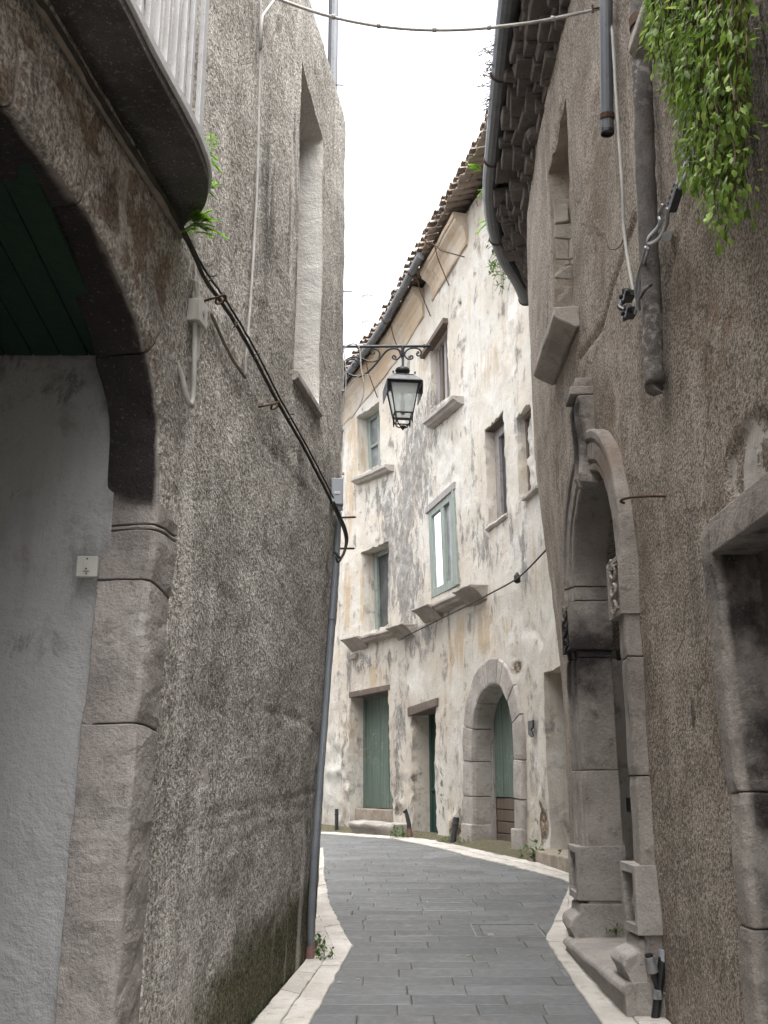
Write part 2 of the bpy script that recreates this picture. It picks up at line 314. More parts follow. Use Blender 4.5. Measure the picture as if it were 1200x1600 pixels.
# ---------------------------------------------------------------- mesh building
class MB:
    def __init__(s): s.v = []; s.f = []; s.m = []; s.r = []; s._r = 0.
    def rnd(s): s._r = random.random()
    def add(s, vs, fs, mi=0):
        o = len(s.v); s.v += [tuple(map(float, p)) for p in vs]; s.r += [s._r] * len(vs)
        for f in fs: s.f.append(tuple(i + o for i in f)); s.m.append(mi)
    def grid(s, rows, closed=False, mi=0, flip=False):
        n = len(rows[0]); vs = [p for r in rows for p in r]; fs = []
        for i in range(len(rows) - 1):
            for j in range(n if closed else n - 1):
                k = (j + 1) % n; q = (i * n + j, i * n + k, (i + 1) * n + k, (i + 1) * n + j); fs.append(q[::-1] if flip else q)
        s.add(vs, fs, mi)
    def loft(s, rings, mi=0, caps=True):
        n = len(rings[0]); vs = [p for r in rings for p in r]; fs = []
        for i in range(len(rings) - 1):
            for j in range(n): k = (j + 1) % n; fs.append((i * n + j, i * n + k, (i + 1) * n + k, (i + 1) * n + j))
        if caps: fs.append(tuple(range(n))[::-1]); fs.append(tuple(range((len(rings) - 1) * n, len(rings) * n)))
        s.add(vs, fs, mi)
    def tube(s, pts, r, n=8, mi=0, caps=True):
        P = [Vector(p) for p in pts]; rings = []; up = None
        rr = r if isinstance(r, (list, tuple)) else [r] * len(P)
        for i, p in enumerate(P):
            t = (P[min(i + 1, len(P) - 1)] - P[max(i - 1, 0)]).normalized()
            if up is None: up = t.orthogonal().normalized()
            up = (up - t * up.dot(t)).normalized(); sd = t.cross(up)
            rings.append([p + (up * math.cos(a) + sd * math.sin(a)) * rr[i] for a in (2 * math.pi * k / n for k in range(n))])
        s.loft(rings, mi, caps)
    def box(s, x0, x1, y0, y1, z0, z1, mi=0):
        s.loft([[(x0, y0, z0), (x1, y0, z0), (x1, y1, z0), (x0, y1, z0)], [(x0, y0, z1), (x1, y0, z1), (x1, y1, z1), (x0, y1, z1)]], mi)
    def lathe(s, c, prof, n=20, mi=0):
        s.loft([[(c[0] + r * math.cos(a), c[1] + r * math.sin(a), c[2] + z) for a in (2 * math.pi * k / n for k in range(n))] for r, z in prof], mi)
    # --- in wall space
    def wpoly(s, W, poly, o0, o1, mi=0):                      # polygon (s,z) extruded between two offsets
        s.loft([[W.P(q, z, o) for q, z in poly] for o in (o0, o1)], mi)
    def wbox(s, W, s0, s1, z0, z1, o0, o1, mi=0, st=.25):
        n = max(1, int(abs(s1 - s0) / st)); rings = []
        for i in range(n + 1):
            q = s0 + (s1 - s0) * i / n; rings.append([W.P(q, z0, o0), W.P(q, z1, o0), W.P(q, z1, o1), W.P(q, z0, o1)])
        s.loft(rings, mi)
    def wprof(s, W, s0, s1, prof, z0=0., z1=None, mi=0, st=.15):      # profile (off,z) run along the wall, z may drift
        z1 = z0 if z1 is None else z1; n = max(1, int(abs(s1 - s0) / st)); rings = []
        for i in range(n + 1):
            t = i / n; rings.append([W.P(s0 + (s1 - s0) * t, z + z0 + (z1 - z0) * t, o) for o, z in prof])
        s.loft(rings, mi)
    def qbox(s, W, Q, a0, a1, b0, b1, o0, o1, mi=0):          # Q = TL,TR,BR,BL in (s,z); a across, b down
        q = lambda a, b: tuple((1 - b) * ((1 - a) * Q[0][k] + a * Q[1][k]) + b * ((1 - a) * Q[3][k] + a * Q[2][k]) for k in (0, 1))
        s.wpoly(W, [q(a0, b0), q(a1, b0), q(a1, b1), q(a0, b1)], o0, o1, mi)
    def wtube(s, W, px, r, off=0., n=8, mi=0, sub=6, wob=0.):  # tube fixed along a wall
        H = [(*W.hit(p[0], p[1], off), p[2] if len(p) > 2 else off) for p in px]; pts = []
        for i in range(len(H) - 1):
            for k in range(sub):
                t = k / sub; pts.append([H[i][j] * (1 - t) + H[i + 1][j] * t for j in range(3)])
        pts.append(list(H[-1]))
        if len(pts) > 4:
            for _ in range(2): pts = [pts[0]] + [[(pts[i - 1][j] + 2 * pts[i][j] + pts[i + 1][j]) / 4 for j in range(3)] for i in range(1, len(pts) - 1)] + [pts[-1]]
        s.tube([W.P(q + random.uniform(-wob, wob), z + random.uniform(-wob, wob), o) for q, z, o in pts], r, n, mi)
def dens(path, step):
    out = []
    for a, b in zip(path[:-1], path[1:]):
        n = max(1, int(round(math.dist(a, b) / step)))
        for k in range(n): out.append(tuple(a[j] + (b[j] - a[j]) * k / n for j in range(len(a))))
    return out + [tuple(path[-1])]
def dens_closed(poly, step): return dens(list(poly) + [poly[0]], step)[:-1]
def offset_path(p, w):
    A = np.array(p); T = np.gradient(A, axis=0); T /= np.hypot(*T.T)[:, None]; return [(a[0] + t[1] * w, a[1] - t[0] * w) for a, t in zip(A, T)]
def smooth_path(p, n=2): return chaikin([tuple(q) for q in p], n)
def sweep(mb, W, path, sect, breaks, gap=.004, st=.05, jit=.004, mi=0):   # masonry blocks along a path in (s,z); sect = (outward, off)
    D = dens(path, .02); A = np.array(D); Ln = np.r_[0, np.cumsum(np.hypot(*np.diff(A, axis=0).T))]; T = np.gradient(A, axis=0)
    for _ in range(6): T = np.r_[T[:1], (T[:-2] + 2 * T[1:-1] + T[2:]) / 4, T[-1:]]
    T /= np.hypot(*T.T)[:, None]; bs = [0] + sorted(b for b in breaks if 0 < b < Ln[-1]) + [Ln[-1]]
    for b0, b1 in zip(bs[:-1], bs[1:]):
        mb.rnd(); n = max(2, int((b1 - b0) / st)); jo = random.uniform(-jit, jit); jw = random.uniform(-jit, jit); rings = []
        for i in range(n + 1):
            l = b0 + gap / 2 + (b1 - b0 - gap) * i / n; p = [np.interp(l, Ln, A[:, k]) for k in (0, 1)]; t = [np.interp(l, Ln, T[:, k]) for k in (0, 1)]
            e = .006 if i in (0, n) else 0
            rings.append([W.P(p[0] + t[1] * (w_ + jw), p[1] - t[0] * (w_ + jw), o + jo - (e if o > -.05 else 0)) for w_, o in sect])
        mb.loft(rings, mi)
    return Ln[-1]
BL = []
def blob(W, u, v, ru, rv, ch, amp=1., off=0.):
    c = np.array(W.at(u, v, off))
    def near(*ps):
        for p in ps:
            try: return np.array(W.at(*p, off))
            except ValueError: pass
        return c + .2
    a = near((u - ru, v), (u + ru, v), (u - ru / 3, v)); b = near((u, v + rv), (u, v - rv), (u, v - rv / 3))
    return (c, max(.03, math.hypot(a[0] - c[0], a[1] - c[1])), max(.03, abs(b[2] - c[2])), ch, amp)
def mask_of(V, blobs):
    M = np.zeros((len(V), 4))
    for c, rh, rz, ch, amp in blobs:
        d = ((V[:, 0] - c[0]) ** 2 + (V[:, 1] - c[1]) ** 2) / rh ** 2 + ((V[:, 2] - c[2]) / rz) ** 2
        M[:, ch] += amp * np.exp(-d * 1.1)
    return np.clip(M, 0, 1)
def obj(name, mb, mats, parent=None, bevel=0., smooth=False, blobs=None, rough=0., rs=6., mfix=None):
    me = bpy.data.meshes.new(name); V = np.array(mb.v)
    if rough: 
        V = V + np.stack([fbm(V * rs + k * 31.7, 3) for k in range(3)], 1) * rough
    me.from_pydata([tuple(p) for p in V], [], mb.f); mats = mats if isinstance(mats, (list, tuple)) else [mats]
    for m in mats: me.materials.append(MT[m])
    me.polygons.foreach_set('material_index', mb.m)
    if smooth: me.polygons.foreach_set('use_smooth', [True] * len(me.polygons))
    a = me.color_attributes.new('mask', 'FLOAT_COLOR', 'POINT')
    MK = mask_of(V, blobs) if blobs else np.zeros((len(V), 4))
    if mfix: MK = np.clip(mfix(V, MK), 0, 1)
    a.data.foreach_set('color', MK.astype(np.float32).ravel())
    r = me.attributes.new('rnd', 'FLOAT', 'POINT'); r.data.foreach_set('value', np.array(mb.r, np.float32))
    bm = bmesh.new(); bm.from_mesh(me)
    if not getattr(mb, 'open', False): bmesh.ops.recalc_face_normals(bm, faces=bm.faces)
    bm.to_mesh(me); bm.free(); me.update()
    o = bpy.data.objects.new(name, me); COL.objects.link(o)
    if bevel:
        b = o.modifiers.new('bevel', 'BEVEL'); b.width = bevel; b.segments = 2; b.limit_method = 'ANGLE'; b.angle_limit = math.radians(35)
    if parent is not None: 
        o.parent = parent; root = parent
        M = parent.matrix_basis.copy() if parent.parent is None else Matrix.Identity(4)
        o.matrix_parent_inverse = M.inverted()
    return o
def tag(o, label, cat, group=None, kind=None):
    o['label'] = label; o['category'] = cat
    if group: o['group'] = group
    if kind: o['kind'] = kind
    return o
def struct(o): o['kind'] = 'structure'; return o
def thing(name, label, cat, loc, group=None):
    o = bpy.data.objects.new(name, None); COL.objects.link(o); o.location = loc; o.empty_display_size = .2
    return tag(o, label, cat, group)
def inpoly(P, poly):
    x, y = P[:, 0], P[:, 1]; r = np.zeros(len(P), bool); n = len(poly)
    for i in range(n):
        (x0, y0), (x1, y1) = poly[i], poly[(i + 1) % n]
        if y0 == y1: continue
        c = ((y0 > y) != (y1 > y)) & (x < (x1 - x0) * (y - y0) / (y1 - y0) + x0); r ^= c
    return r
def segdist(P, A, B):
    A, B = np.array(A), np.array(B); d = B - A; t = np.clip(((P - A) @ d) / max(d @ d, 1e-12), 0, 1); return np.hypot(*(P - A - t[:, None] * d).T)
def wall_mesh(W, outer, holes, zones, disp, patches=(), rough_edge=.006):
    """outer, holes: polygons in (s,z); zones: (s0,s1,z0,z1,step) of sample points; holes get reveals: (poly, depth, material index)"""
    hp = []
    for h in holes:
        d = dens_closed(h['poly'], h.get('st', .05)); e = h.get('edge', rough_edge)
        hp.append([(a + random.uniform(-e, e), b + random.uniform(-e, e)) for a, b in d]); h['clean'] = np.array(d)
    op = dens_closed(outer, .15); cons = [op] + hp; pts = []
    for s0, s1, z0, z1, st in zones:
        a, b = np.meshgrid(np.arange(s0, s1, st), np.arange(z0, z1, st)); b = b + 0.; a = a + (np.arange(a.shape[0]) % 2)[:, None] * st * .5
        p = np.stack([a.ravel(), b.ravel()], 1) + RS.uniform(-.22, .22, (a.size, 2)) * st
        p = p[inpoly(p, op)]; keep = np.ones(len(p), bool)
        for q in cons:
            qa = np.array(q); lo = qa.min(0) - st; hi = qa.max(0) + st; near = np.where((p > lo).all(1) & (p < hi).all(1))[0]
            if len(near) == 0: continue
            pp = p[near]; k = np.ones(len(pp), bool)
            if q is not op: k &= ~inpoly(pp, q)
            for i in range(len(q)):
                A, B = q[i], q[(i + 1) % len(q)]
                bb = np.where((pp[:, 0] > min(A[0], B[0]) - st) & (pp[:, 0] < max(A[0], B[0]) + st) & (pp[:, 1] > min(A[1], B[1]) - st) & (pp[:, 1] < max(A[1], B[1]) + st))[0]
                if len(bb): k[bb] &= segdist(pp[bb], A, B) > st * .45
            keep[near] &= k
        pts.append(p[keep])
    pts = np.concatenate(pts); V = []; E = []
    for q in cons:
        o = len(V); V += [Vector(x) for x in q]; E += [(o + i, o + (i + 1) % len(q)) for i in range(len(q))]
    V += [Vector(x) for x in pts]
    vo, eo, fo, _, _, _ = delaunay_2d_cdt(V, E, [], 0, 1e-5)
    A = np.array([tuple(x) for x in vo]); T = np.array([f for f in fo if len(f) == 3]); C = A[T].mean(1)
    ok = inpoly(C, op)
    for q in hp: ok &= ~inpoly(C, q)
    T = T[ok]; off = disp(A[:, 0], A[:, 1])
    for poly, dep in patches: off = np.where(inpoly(A, poly), off - dep, off)
    used = np.unique(T); rem = -np.ones(len(A), int); rem[used] = np.arange(len(used))
    mb = MB(); mb.open = True; P = W.Pv(A[used, 0], A[used, 1], off[used])
    a0, b0, c0 = P[rem[T[:, 0]]], P[rem[T[:, 1]]], P[rem[T[:, 2]]]; nrm = np.cross(b0 - a0, c0 - a0)
    q0 = A[T].mean(1); ref = W.Pv(q0[:, 0], q0[:, 1], .1) - W.Pv(q0[:, 0], q0[:, 1], 0.)
    fl = (nrm * ref).sum(1) < 0; Tr = rem[T]; Tr[fl] = Tr[fl][:, ::-1]
    mb.add([tuple(x) for x in P], [tuple(t) for t in Tr.tolist()])
    for h, q in zip(holes, hp):
        dep = h['depth']; mi = h.get('mi', 1)
        if not dep: continue
        qa = np.array(q); o0 = disp(qa[:, 0], qa[:, 1]); ns = h.get('ns', 6); rows = []; sp = h.get('splay', 0.); c = qa.mean(0)
        for i in range(ns + 1):
            t = i / ns; qc = qa * (1 - min(1, 2.5 * t)) + h['clean'] * min(1, 2.5 * t); qq = qc + (c - qc) * sp * t; wv = 0 if i == 0 else .002
            rows.append([W.P(a + random.uniform(-wv, wv) * .5, b + random.uniform(-wv, wv) * .5, o * (1 - t) - dep * t) for (a, b), o in zip(qq, o0)])
        mb.grid(rows, True, mi, True)
    return mb
# ================================================================ THE GROUND, THE STREET, THE KERBS
def street():
    mb = MB(); rows = []
    ys = list(np.arange(-60, 30, 1.)) + [30, 60, 300]
    for y in ys: rows.append([(x, y, gz(y) - .075) for x in (-300, -40, -8, 0, 8, 40, 300)])
    mb.grid(rows); struct(obj('ground', mb, 'soil'))
    mb = MB(); rows = []
    for y in np.arange(-6, 29.1, .5): rows.append([(x, y, gz(y) - .0075) for x in (-9, -4, 0, 4)])
    mb.grid(rows); struct(obj('street_bed', mb, 'joint'))
    mb = MB(); y = -4.; rw = .235
    pit = [plane(740, 1470, Z=gz(8.3)), plane(860, 1440, Z=gz(8.8))]
    while y < 27:
        x = (-1.9 if y < 8.6 else (-2.6 if y < 13 else -7)) - random.uniform(0, .5); xr = 2.2 if y < 9 else 2.9; z0, z1 = gz(y), gz(y + rw)
        while x < xr:
            l = random.choice((.38, .46, .52, .6, .68)) * random.uniform(.9, 1.1); mb.rnd(); dz = random.gauss(0, .0012); tl = random.gauss(0, .0016)
            j = .0045 + abs(random.gauss(0, .0018)); c = .007
            a, b, p, q = x + j * .6, x + l - j * .6, y + j, y + rw - j
            o = [random.uniform(-.003, .003) for _ in range(8)]
            base = [(a, p, z0 - .012), (b, p, z0 - .012), (b, q, z1 - .012), (a, q, z1 - .012)]
            mid = [(a + o[0], p + o[1], z0 - .004 + dz), (b + o[2], p + o[3], z0 - .004 + dz), (b + o[4], q + o[5], z1 - .004 + dz), (a + o[6], q + o[7], z1 - .004 + dz)]
            top = [(mid[0][0] + c, mid[0][1] + c, z0 + dz - tl), (mid[1][0] - c, mid[1][1] + c, z0 + dz + tl), (mid[2][0] - c, mid[2][1] - c, z1 + dz + tl), (mid[3][0] + c, mid[3][1] - c, z1 + dz - tl)]
            mb.loft([base, mid, top]); x += l
        y += rw
    struct(obj('street', mb, 'paver'))
    # kerbs: flat white slabs, two lanes with open joints
    def kerb(inner, outer, blobs=()):
        mb = MB(); A = dens(inner, .1); n = len(A); B = []
        od = dens(outer, .02); ol = np.r_[0, np.cumsum([math.dist(a, b) for a, b in zip(od[:-1], od[1:])])]; oa = np.array(od)
        al = np.r_[0, np.cumsum([math.dist(a, b) for a, b in zip(A[:-1], A[1:])])]
        key_i = np.r_[0, np.cumsum([math.dist(a, b) for a, b in zip(inner[:-1], inner[1:])])]; key_o = np.r_[0, np.cumsum([math.dist(a, b) for a, b in zip(outer[:-1], outer[1:])])]
        for l in al:
            lo = np.interp(l, key_i, key_o); B.append(tuple(np.interp(lo, ol, oa[:, k]) for k in (0, 1)))
        for lane, (f0, f1) in enumerate(((0, .52), (.53, 1.))):
            i = 0
            while i < n - 1:
                m = min(n - 1, i + random.randint(6, 10)); mb.rnd(); rings = []; dz = random.uniform(-.002, .002)
                for k in range(i, m + 1):
                    t = k; a, b = np.array(A[k]), np.array(B[k]); g = (.004 if k == i else (-.004 if k == m else 0))
                    d = np.array(A[min(k + 1, n - 1)]) - np.array(A[max(k - 1, 0)]); d = d / np.hypot(*d); sh = d * g
                    p, q = a + (b - a) * f0 + sh, a + (b - a) * f1 + sh; zp, zq = gz(p[1]), gz(q[1]); wv = .006
                    p = p + RS.uniform(-wv, wv, 2); top = .014 + dz + (.006 * lane)
                    e = (q - p) / max(np.hypot(*(q - p)), .01) * .006
                    rings.append([(p[0], p[1], zp - .03), (p[0], p[1], zp + top - .005), (p[0] + e[0], p[1] + e[1], zp + top), (q[0] - e[0], q[1] - e[1], zq + top), (q[0], q[1], zq + top - .005), (q[0], q[1], zq - .03)])
                mb.loft(rings); i = m
        return struct(obj('kerb', mb, 'marble', rough=.005, rs=9))
    G_ = lambda *px: [ghit(*p) for p in px]
    kerb([(-.95, -4), (-.6, 3)] + G_((485, 1600), (550, 1480), (515, 1415), (507, 1370), (505, 1325)),
         [(-1.5, -4), (-1.03, 3)] + [L.P(L.S(-.63, 6.3), .2, .02)[:2], L.P(LC, .3, .03)[:2], (-.72, 9.6), (-1.02, 11.5), (-1.25, 15)])
    kerb([(1.1, -4), (1.16, 3)] + G_((940, 1600), (852, 1470), (890, 1387)), [(1.62, -4), (1.6, 3), (1.56, 6.15), (1.54, 8.4), (2.0, 11.7)])
    lo = G_((902, 1386), (880, 1375), (830, 1362), (780, 1349), (730, 1338), (680, 1324), (613, 1311), (500, 1303), (440, 1304))
    up = [(x, y) for x, y in lo]; out = []
    for i, (x, y) in enumerate(lo):
        d = np.array(lo[min(i + 1, len(lo) - 1)]) - np.array(lo[max(i - 1, 0)]); d /= np.hypot(*d); out.append((x + d[1] * .42, y - d[0] * .42))
    kerb(lo, out)
street()

# ================================================================ LEFT HOUSE
def left_house():
    H = thing('stucco_house', 'grey roughcast house along the near side with an arched passage, balcony and tall recessed window', 'house', (-3, 4, 0))
    hit = L.hit
    arch_far = L.hits([(178, 1568), (198, 1300), (222, 1000), (233, 904), (242, 834), (245, 667), (238, 610), (222, 534), (210, 493), (190, 443), (167, 390), (133, 327), (100, 287)])
    far = [(arch_far[0][0] - .02, -.1)] + arch_far; c0 = 5.0 + (far[6][0] - 6.05) ; 
    cs = far[-1][0] - .12; crown = far[-1][1] + .01
    path = far + [(cs, crown)] + [(2 * cs - q, z) for q, z in far[::-1]]
    path = smooth_path(path, 1); S0 = L.S(-2.0, -5); 
    win = L.hits([(472, 97), (505, 215), (509, 520), (503, 640), (466, 556)]); win = [win[0], win[1], (win[1][0] + .02, win[3][1] + .0), (win[0][0], win[4][1] - .12)]
    zs = hit(505, 60)[1]; ztop = hit(523, 130)[1]
    ds1 = hit(284, 80)[0]; door = [(ds1 - 1.15, 6.55), (ds1, 6.55), (ds1, 4.2), (ds1 - 1.15, 4.2)]
    outer = [(.3, -.2), (L.s[-1] - .3, -.2), (L.s[-1] - .3, ztop), (.3, ztop)]
    grooves = [([(320, 1275), (380, 1262), (440, 1250), (490, 1236)], .016, .02), ([(300, 1300), (360, 1290), (430, 1262), (492, 1262)], .014, .016), ([(345, 1340), (400, 1300), (470, 1280)], .012, .014),
               ([(330, 905), (360, 935), (385, 950)], .022, .02), ([(335, 925), (370, 955)], .018, .014), ([(415, 1110), (450, 1115), (490, 1140)], .02, .02), ([(310, 1105), (350, 1110)], .02, .016),
               ([(430, 1140), (495, 1110)], .012, .012), ([(410, 690), (470, 760), (520, 800)], .02, .014), ([(430, 660), (500, 770)], .016, .012), ([(380, 1560), (388, 1500), (395, 1440)], .012, .02)]
    GR = [([hit(*p) for p in g], w_, d_) for g, w_, d_ in grooves]
    def disp(s, z):
        P = np.stack([s, z, s * 0 + 3.1], 1); o = .012 * fbm(P * 1.3, 3) + .004 * fbm(P * 7, 3) + .004 * vnoise(P * 26)
        PP = np.stack([s, z], 1)
        for g, w_, d_ in GR:
            dd = np.full(len(s), 9.)
            for a, b in zip(g[:-1], g[1:]): dd = np.minimum(dd, segdist(PP, a, b))
            o = o - .3 * d_ * np.exp(-(dd / w_) ** 2)
        rip = np.exp(-((z - 1.2) / .55) ** 2) * np.clip((s - hit(320, 1200)[0]) / .8, 0, 1)
        o = o + rip * .003 * vnoise(np.stack([s * 1.2, z * 11 - s * 3, s * 0], 1))
        return o
    s_a = hit(0, 300)[0] - .6
    pale = []
    mbw = wall_mesh(L, outer, [dict(poly=offset_path(path, .262), depth=.05, mi=0, ns=1, edge=.002), dict(poly=win, depth=.5, mi=1, st=.06, splay=.06), dict(poly=door, depth=.25, mi=1)],
        [(.4, s_a, 0, ztop, .3), (s_a, hit(300, 800)[0], .0, 4.2, .03), (hit(300, 800)[0], LC + .5, 0., 5.2, .023), (s_a, LC + .5, 5.2, ztop, .04), (LC + .5, L.s[-1] - .4, 0, ztop, .3)], disp)
    B = [blob(L, 300, 420, 18, 70, 0, .9), blob(L, 290, 480, 14, 40, 0, .8), blob(L, 420, 330, 14, 160, 0, .45), blob(L, 465, 400, 12, 130, 0, .75), blob(L, 462, 250, 9, 120, 0, .55), blob(L, 375, 90, 10, 110, 0, .25),
         blob(L, 395, 40, 12, 60, 0, .35), blob(L, 470, 720, 14, 70, 0, .35), blob(L, 290, 1100, 10, 100, 0, .35), blob(L, 430, 700, 40, 40, 0, .25),
         blob(L, 440, 1545, 80, 80, 3, 1.), blob(L, 475, 1470, 50, 90, 3, 1.), blob(L, 490, 1400, 24, 80, 3, .5), blob(L, 350, 1580, 70, 90, 3, .75), blob(L, 410, 1460, 70, 60, 3, .4), blob(L, 480, 1300, 20, 80, 0, .3),
         blob(L, 60, 130, 60, 60, 1, .95), blob(L, 130, 200, 50, 70, 1, .95), blob(L, 190, 300, 40, 80, 1, .95), blob(L, 230, 370, 25, 60, 1, .9), blob(L, 250, 440, 15, 60, 1, .7), blob(L, 20, 120, 40, 60, 0, .8), blob(L, 90, 240, 20, 40, 0, .7), blob(L, 70, 200, 30, 40, 0, .5),
         blob(L, 75, 120, 14, 50, 2, .7), blob(L, 110, 180, 14, 40, 2, .55), blob(L, 320, 1200, 8, 40, 2, .9), blob(L, 342, 1115, 10, 8, 2, .9), blob(L, 440, 1120, 14, 12, 2, .7), blob(L, 272, 1240, 5, 25, 2, .8)]
    wall = obj('wall', mbw, ['stucco', 'reveal'], H, smooth=True, blobs=B)
    # stone surround of the passage
    D_ = .215
    mb = MB(); W0 = .275
    sect = [(W0, -D_), (.0, -D_), (.0, -.185), (.0, -.15), (.0, -.115), (.0, -.08), (.0, -.045), (.0, -.018), (.004, -.002), (.016, .008), (.06, .014), (.11, .016), (.16, .016), (.21, .014), (W0 - .01, .010), (W0, -.01)]
    plen = 0; cum = [0]
    for a, b in zip(path[:-1], path[1:]): cum.append(cum[-1] + math.dist(a, b))
    def at_z(zv): return float(np.interp(zv, [p[1] for p in path[:12]], cum[:12]))
    zc = [hit(233, 905)[1], hit(217, 1130)[1], hit(243, 820)[1]]
    br = [at_z(z) for z in zc]; tot = cum[-1]
    for f in (.30, .385, .47, .53, .60, .70, .78, .9): br.append(tot * f)
    sweep(mb, L, path, sect, br, gap=.007, st=.04, jit=.005)
    bs = [blob(L, 225, 640, 40, 90, 0, 1.2, -.08), blob(L, 215, 720, 40, 70, 0, 1.1, -.1), blob(L, 195, 560, 40, 80, 1, .9, -.1), blob(L, 130, 420, 70, 120, 1, 1., -.1), blob(L, 130, 420, 70, 120, 0, .52, -.1), blob(L, 20, 260, 60, 70, 0, .75, -.1), blob(L, 90, 330, 60, 70, 0, .65, -.1),
          blob(L, 195, 870, 25, 25, 0, .32, -.1), blob(L, 190, 850, 30, 14, 2, .6, -.05), blob(L, 225, 960, 15, 60, 2, .45, 0), blob(L, 205, 1030, 20, 60, 2, .35, -.05), blob(L, 60, 190, 30, 50, 0, .5, .01), blob(L, 140, 290, 20, 60, 0, .45, .01), blob(L, 160, 300, 30, 90, 1, .6, .01)]
    bs = [blob(L, 230, 640, 30, 110, 0, 1.3, -.06), blob(L, 222, 740, 26, 60, 0, 1.2, -.06), blob(L, 190, 850, 30, 14, 2, .6, -.05), blob(L, 225, 960, 15, 60, 2, .45, 0), blob(L, 205, 1030, 20, 60, 2, .4, -.05), blob(L, 190, 1250, 30, 120, 2, .3, -.05)]
    Pa = np.array(L.P(hit(222, 1000)[0], 1., 0.)); na = np.array(L.P(hit(222, 1000)[0], 1., 1.)) - Pa; zs0 = hit(240, 800)[1]
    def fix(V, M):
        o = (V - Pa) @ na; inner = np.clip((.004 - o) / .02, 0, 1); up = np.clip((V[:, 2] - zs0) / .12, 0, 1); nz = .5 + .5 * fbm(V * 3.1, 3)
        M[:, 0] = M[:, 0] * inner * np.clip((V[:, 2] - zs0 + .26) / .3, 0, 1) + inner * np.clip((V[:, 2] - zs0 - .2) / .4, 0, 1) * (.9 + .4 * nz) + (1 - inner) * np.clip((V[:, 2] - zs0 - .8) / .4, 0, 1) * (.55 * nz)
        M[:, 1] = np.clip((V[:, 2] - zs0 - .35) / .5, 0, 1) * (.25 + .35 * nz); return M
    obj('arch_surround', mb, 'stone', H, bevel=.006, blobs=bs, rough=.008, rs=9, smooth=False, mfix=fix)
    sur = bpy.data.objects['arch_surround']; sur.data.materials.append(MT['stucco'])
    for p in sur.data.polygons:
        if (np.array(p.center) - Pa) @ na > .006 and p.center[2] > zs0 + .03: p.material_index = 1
    # plastered passage behind the arch: far and near walls, back wall, boarded ceiling
    far_s = [p for p in path[:14]]
    mb = MB(); rows = []
    for z in np.arange(-.1, 4.01, .06):
        s_ = .018 + float(np.interp(z, [p[1] for p in far_s], [p[0] for p in far_s])) if z < 2.45 else float(np.interp(2.45, [p[1] for p in far_s], [p[0] for p in far_s]))
        rows.append([tuple(np.array(L.P(s_, z, -D_ + .03)) + np.array((-t, .03 * t + .012 * vnoise(np.array([[t * 1.6, z * 1.6, 4.]]))[0], 0))) for t in np.arange(0, 2.65, .06)])
    mb.grid(rows)
    xf, yf, _ = L.P(far_s[4][0], 2., -D_); yn = yf - 2.25
    mb.box(xf - 2.7, xf - 2.6, yn - .1, yf + .2, -.2, 4.0); mb.box(xf - 2.6, xf - .28, yn - .1, yn, -.2, 3.6)
    ob = obj('passage_wall', mb, 'white_plaster', H, smooth=False, blobs=[blob(L, 60, 560, 140, 90, 0, .75, -.5), blob(L, 20, 700, 60, 200, 0, .65, -.5), blob(L, 110, 1440, 40, 120, 0, .5, -.3), blob(L, 60, 1000, 60, 60, 0, .45, -.4), blob(L, 130, 760, 20, 60, 1, .5, -.25), blob(L, 150, 830, 25, 70, 2, .3, -.22), blob(L, 110, 1290, 25, 100, 0, .3, -.25)])
    for p in ob.data.polygons: p.use_smooth = p.index < (len(rows) - 1) * (len(rows[0]) - 1)
    mb = MB(); zf = plane(130, 548, Y=yf)[2]
    for k in range(22):
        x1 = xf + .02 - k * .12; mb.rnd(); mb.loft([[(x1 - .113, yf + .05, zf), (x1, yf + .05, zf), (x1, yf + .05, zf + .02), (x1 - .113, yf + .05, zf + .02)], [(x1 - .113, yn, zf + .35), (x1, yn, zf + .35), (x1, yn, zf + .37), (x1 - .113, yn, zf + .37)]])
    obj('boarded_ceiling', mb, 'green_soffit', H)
    # recessed window: sloping sill, casement
    wn = MB(); Q = win
    for a0, a1, b0, b1 in ((0, .12, 0, 1), (.88, 1, 0, 1), (.12, .88, 0, .06), (.12, .88, .92, 1), (.47, .53, .06, .92)): wn.qbox(L, Q, a0, a1, b0, b1, -.5, -.44)
    wf = obj('window', wn, 'white', H, bevel=.004)
    pn = MB(); pn.qbox(L, Q, .05, .95, .04, .96, -.49, -.475); obj('pane', pn, 'pane_dark', wf)
    sl_ = MB(); zb = win[3][1]; sl_.wprof(L, win[0][0] - .015, win[1][0] + .02, [(-.46, zb - .1), (-.46, zb + .10), (.0, zb - .02), (.03, zb - .035), (.03, zb - .085), (0, zb - .1)]); obj('sill', sl_, 'pale_stone', wf, bevel=.006)
    # balcony
    zb = 4.06; edge = [plane(*p, Z=zb)[:2] for p in ((185, 0), (240, 110), (300, 215), (322, 268))]
    d = np.array(edge[2]) - np.array(edge[0]); d /= np.hypot(*d); start = np.array(edge[0]) - d * 3.2
    end = [plane(*p, Z=zb)[:2] for p in ((327, 296), (324, 318), (312, 336), (292, 349))]
    outl = [tuple(start)] + [tuple(e) for e in edge] + [tuple(e) for e in end]
    sA = L.hit(290, 352)[0]; back = [L.P(q, zb, -.03)[:2] for q in (sA, sA - 1, sA - 2.2, L.S(*start))]
    plan = chaikin(outl, 2) + back
    def prism(mb, pl, z0, z1, g=0.):
        mb.loft([[(x, y, z0) for x, y in pl], [(x, y, z1) for x, y in pl]])
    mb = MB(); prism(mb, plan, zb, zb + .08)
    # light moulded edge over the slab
    bal = obj('balcony', mb, 'concrete', H, bevel=.006, rough=.003)
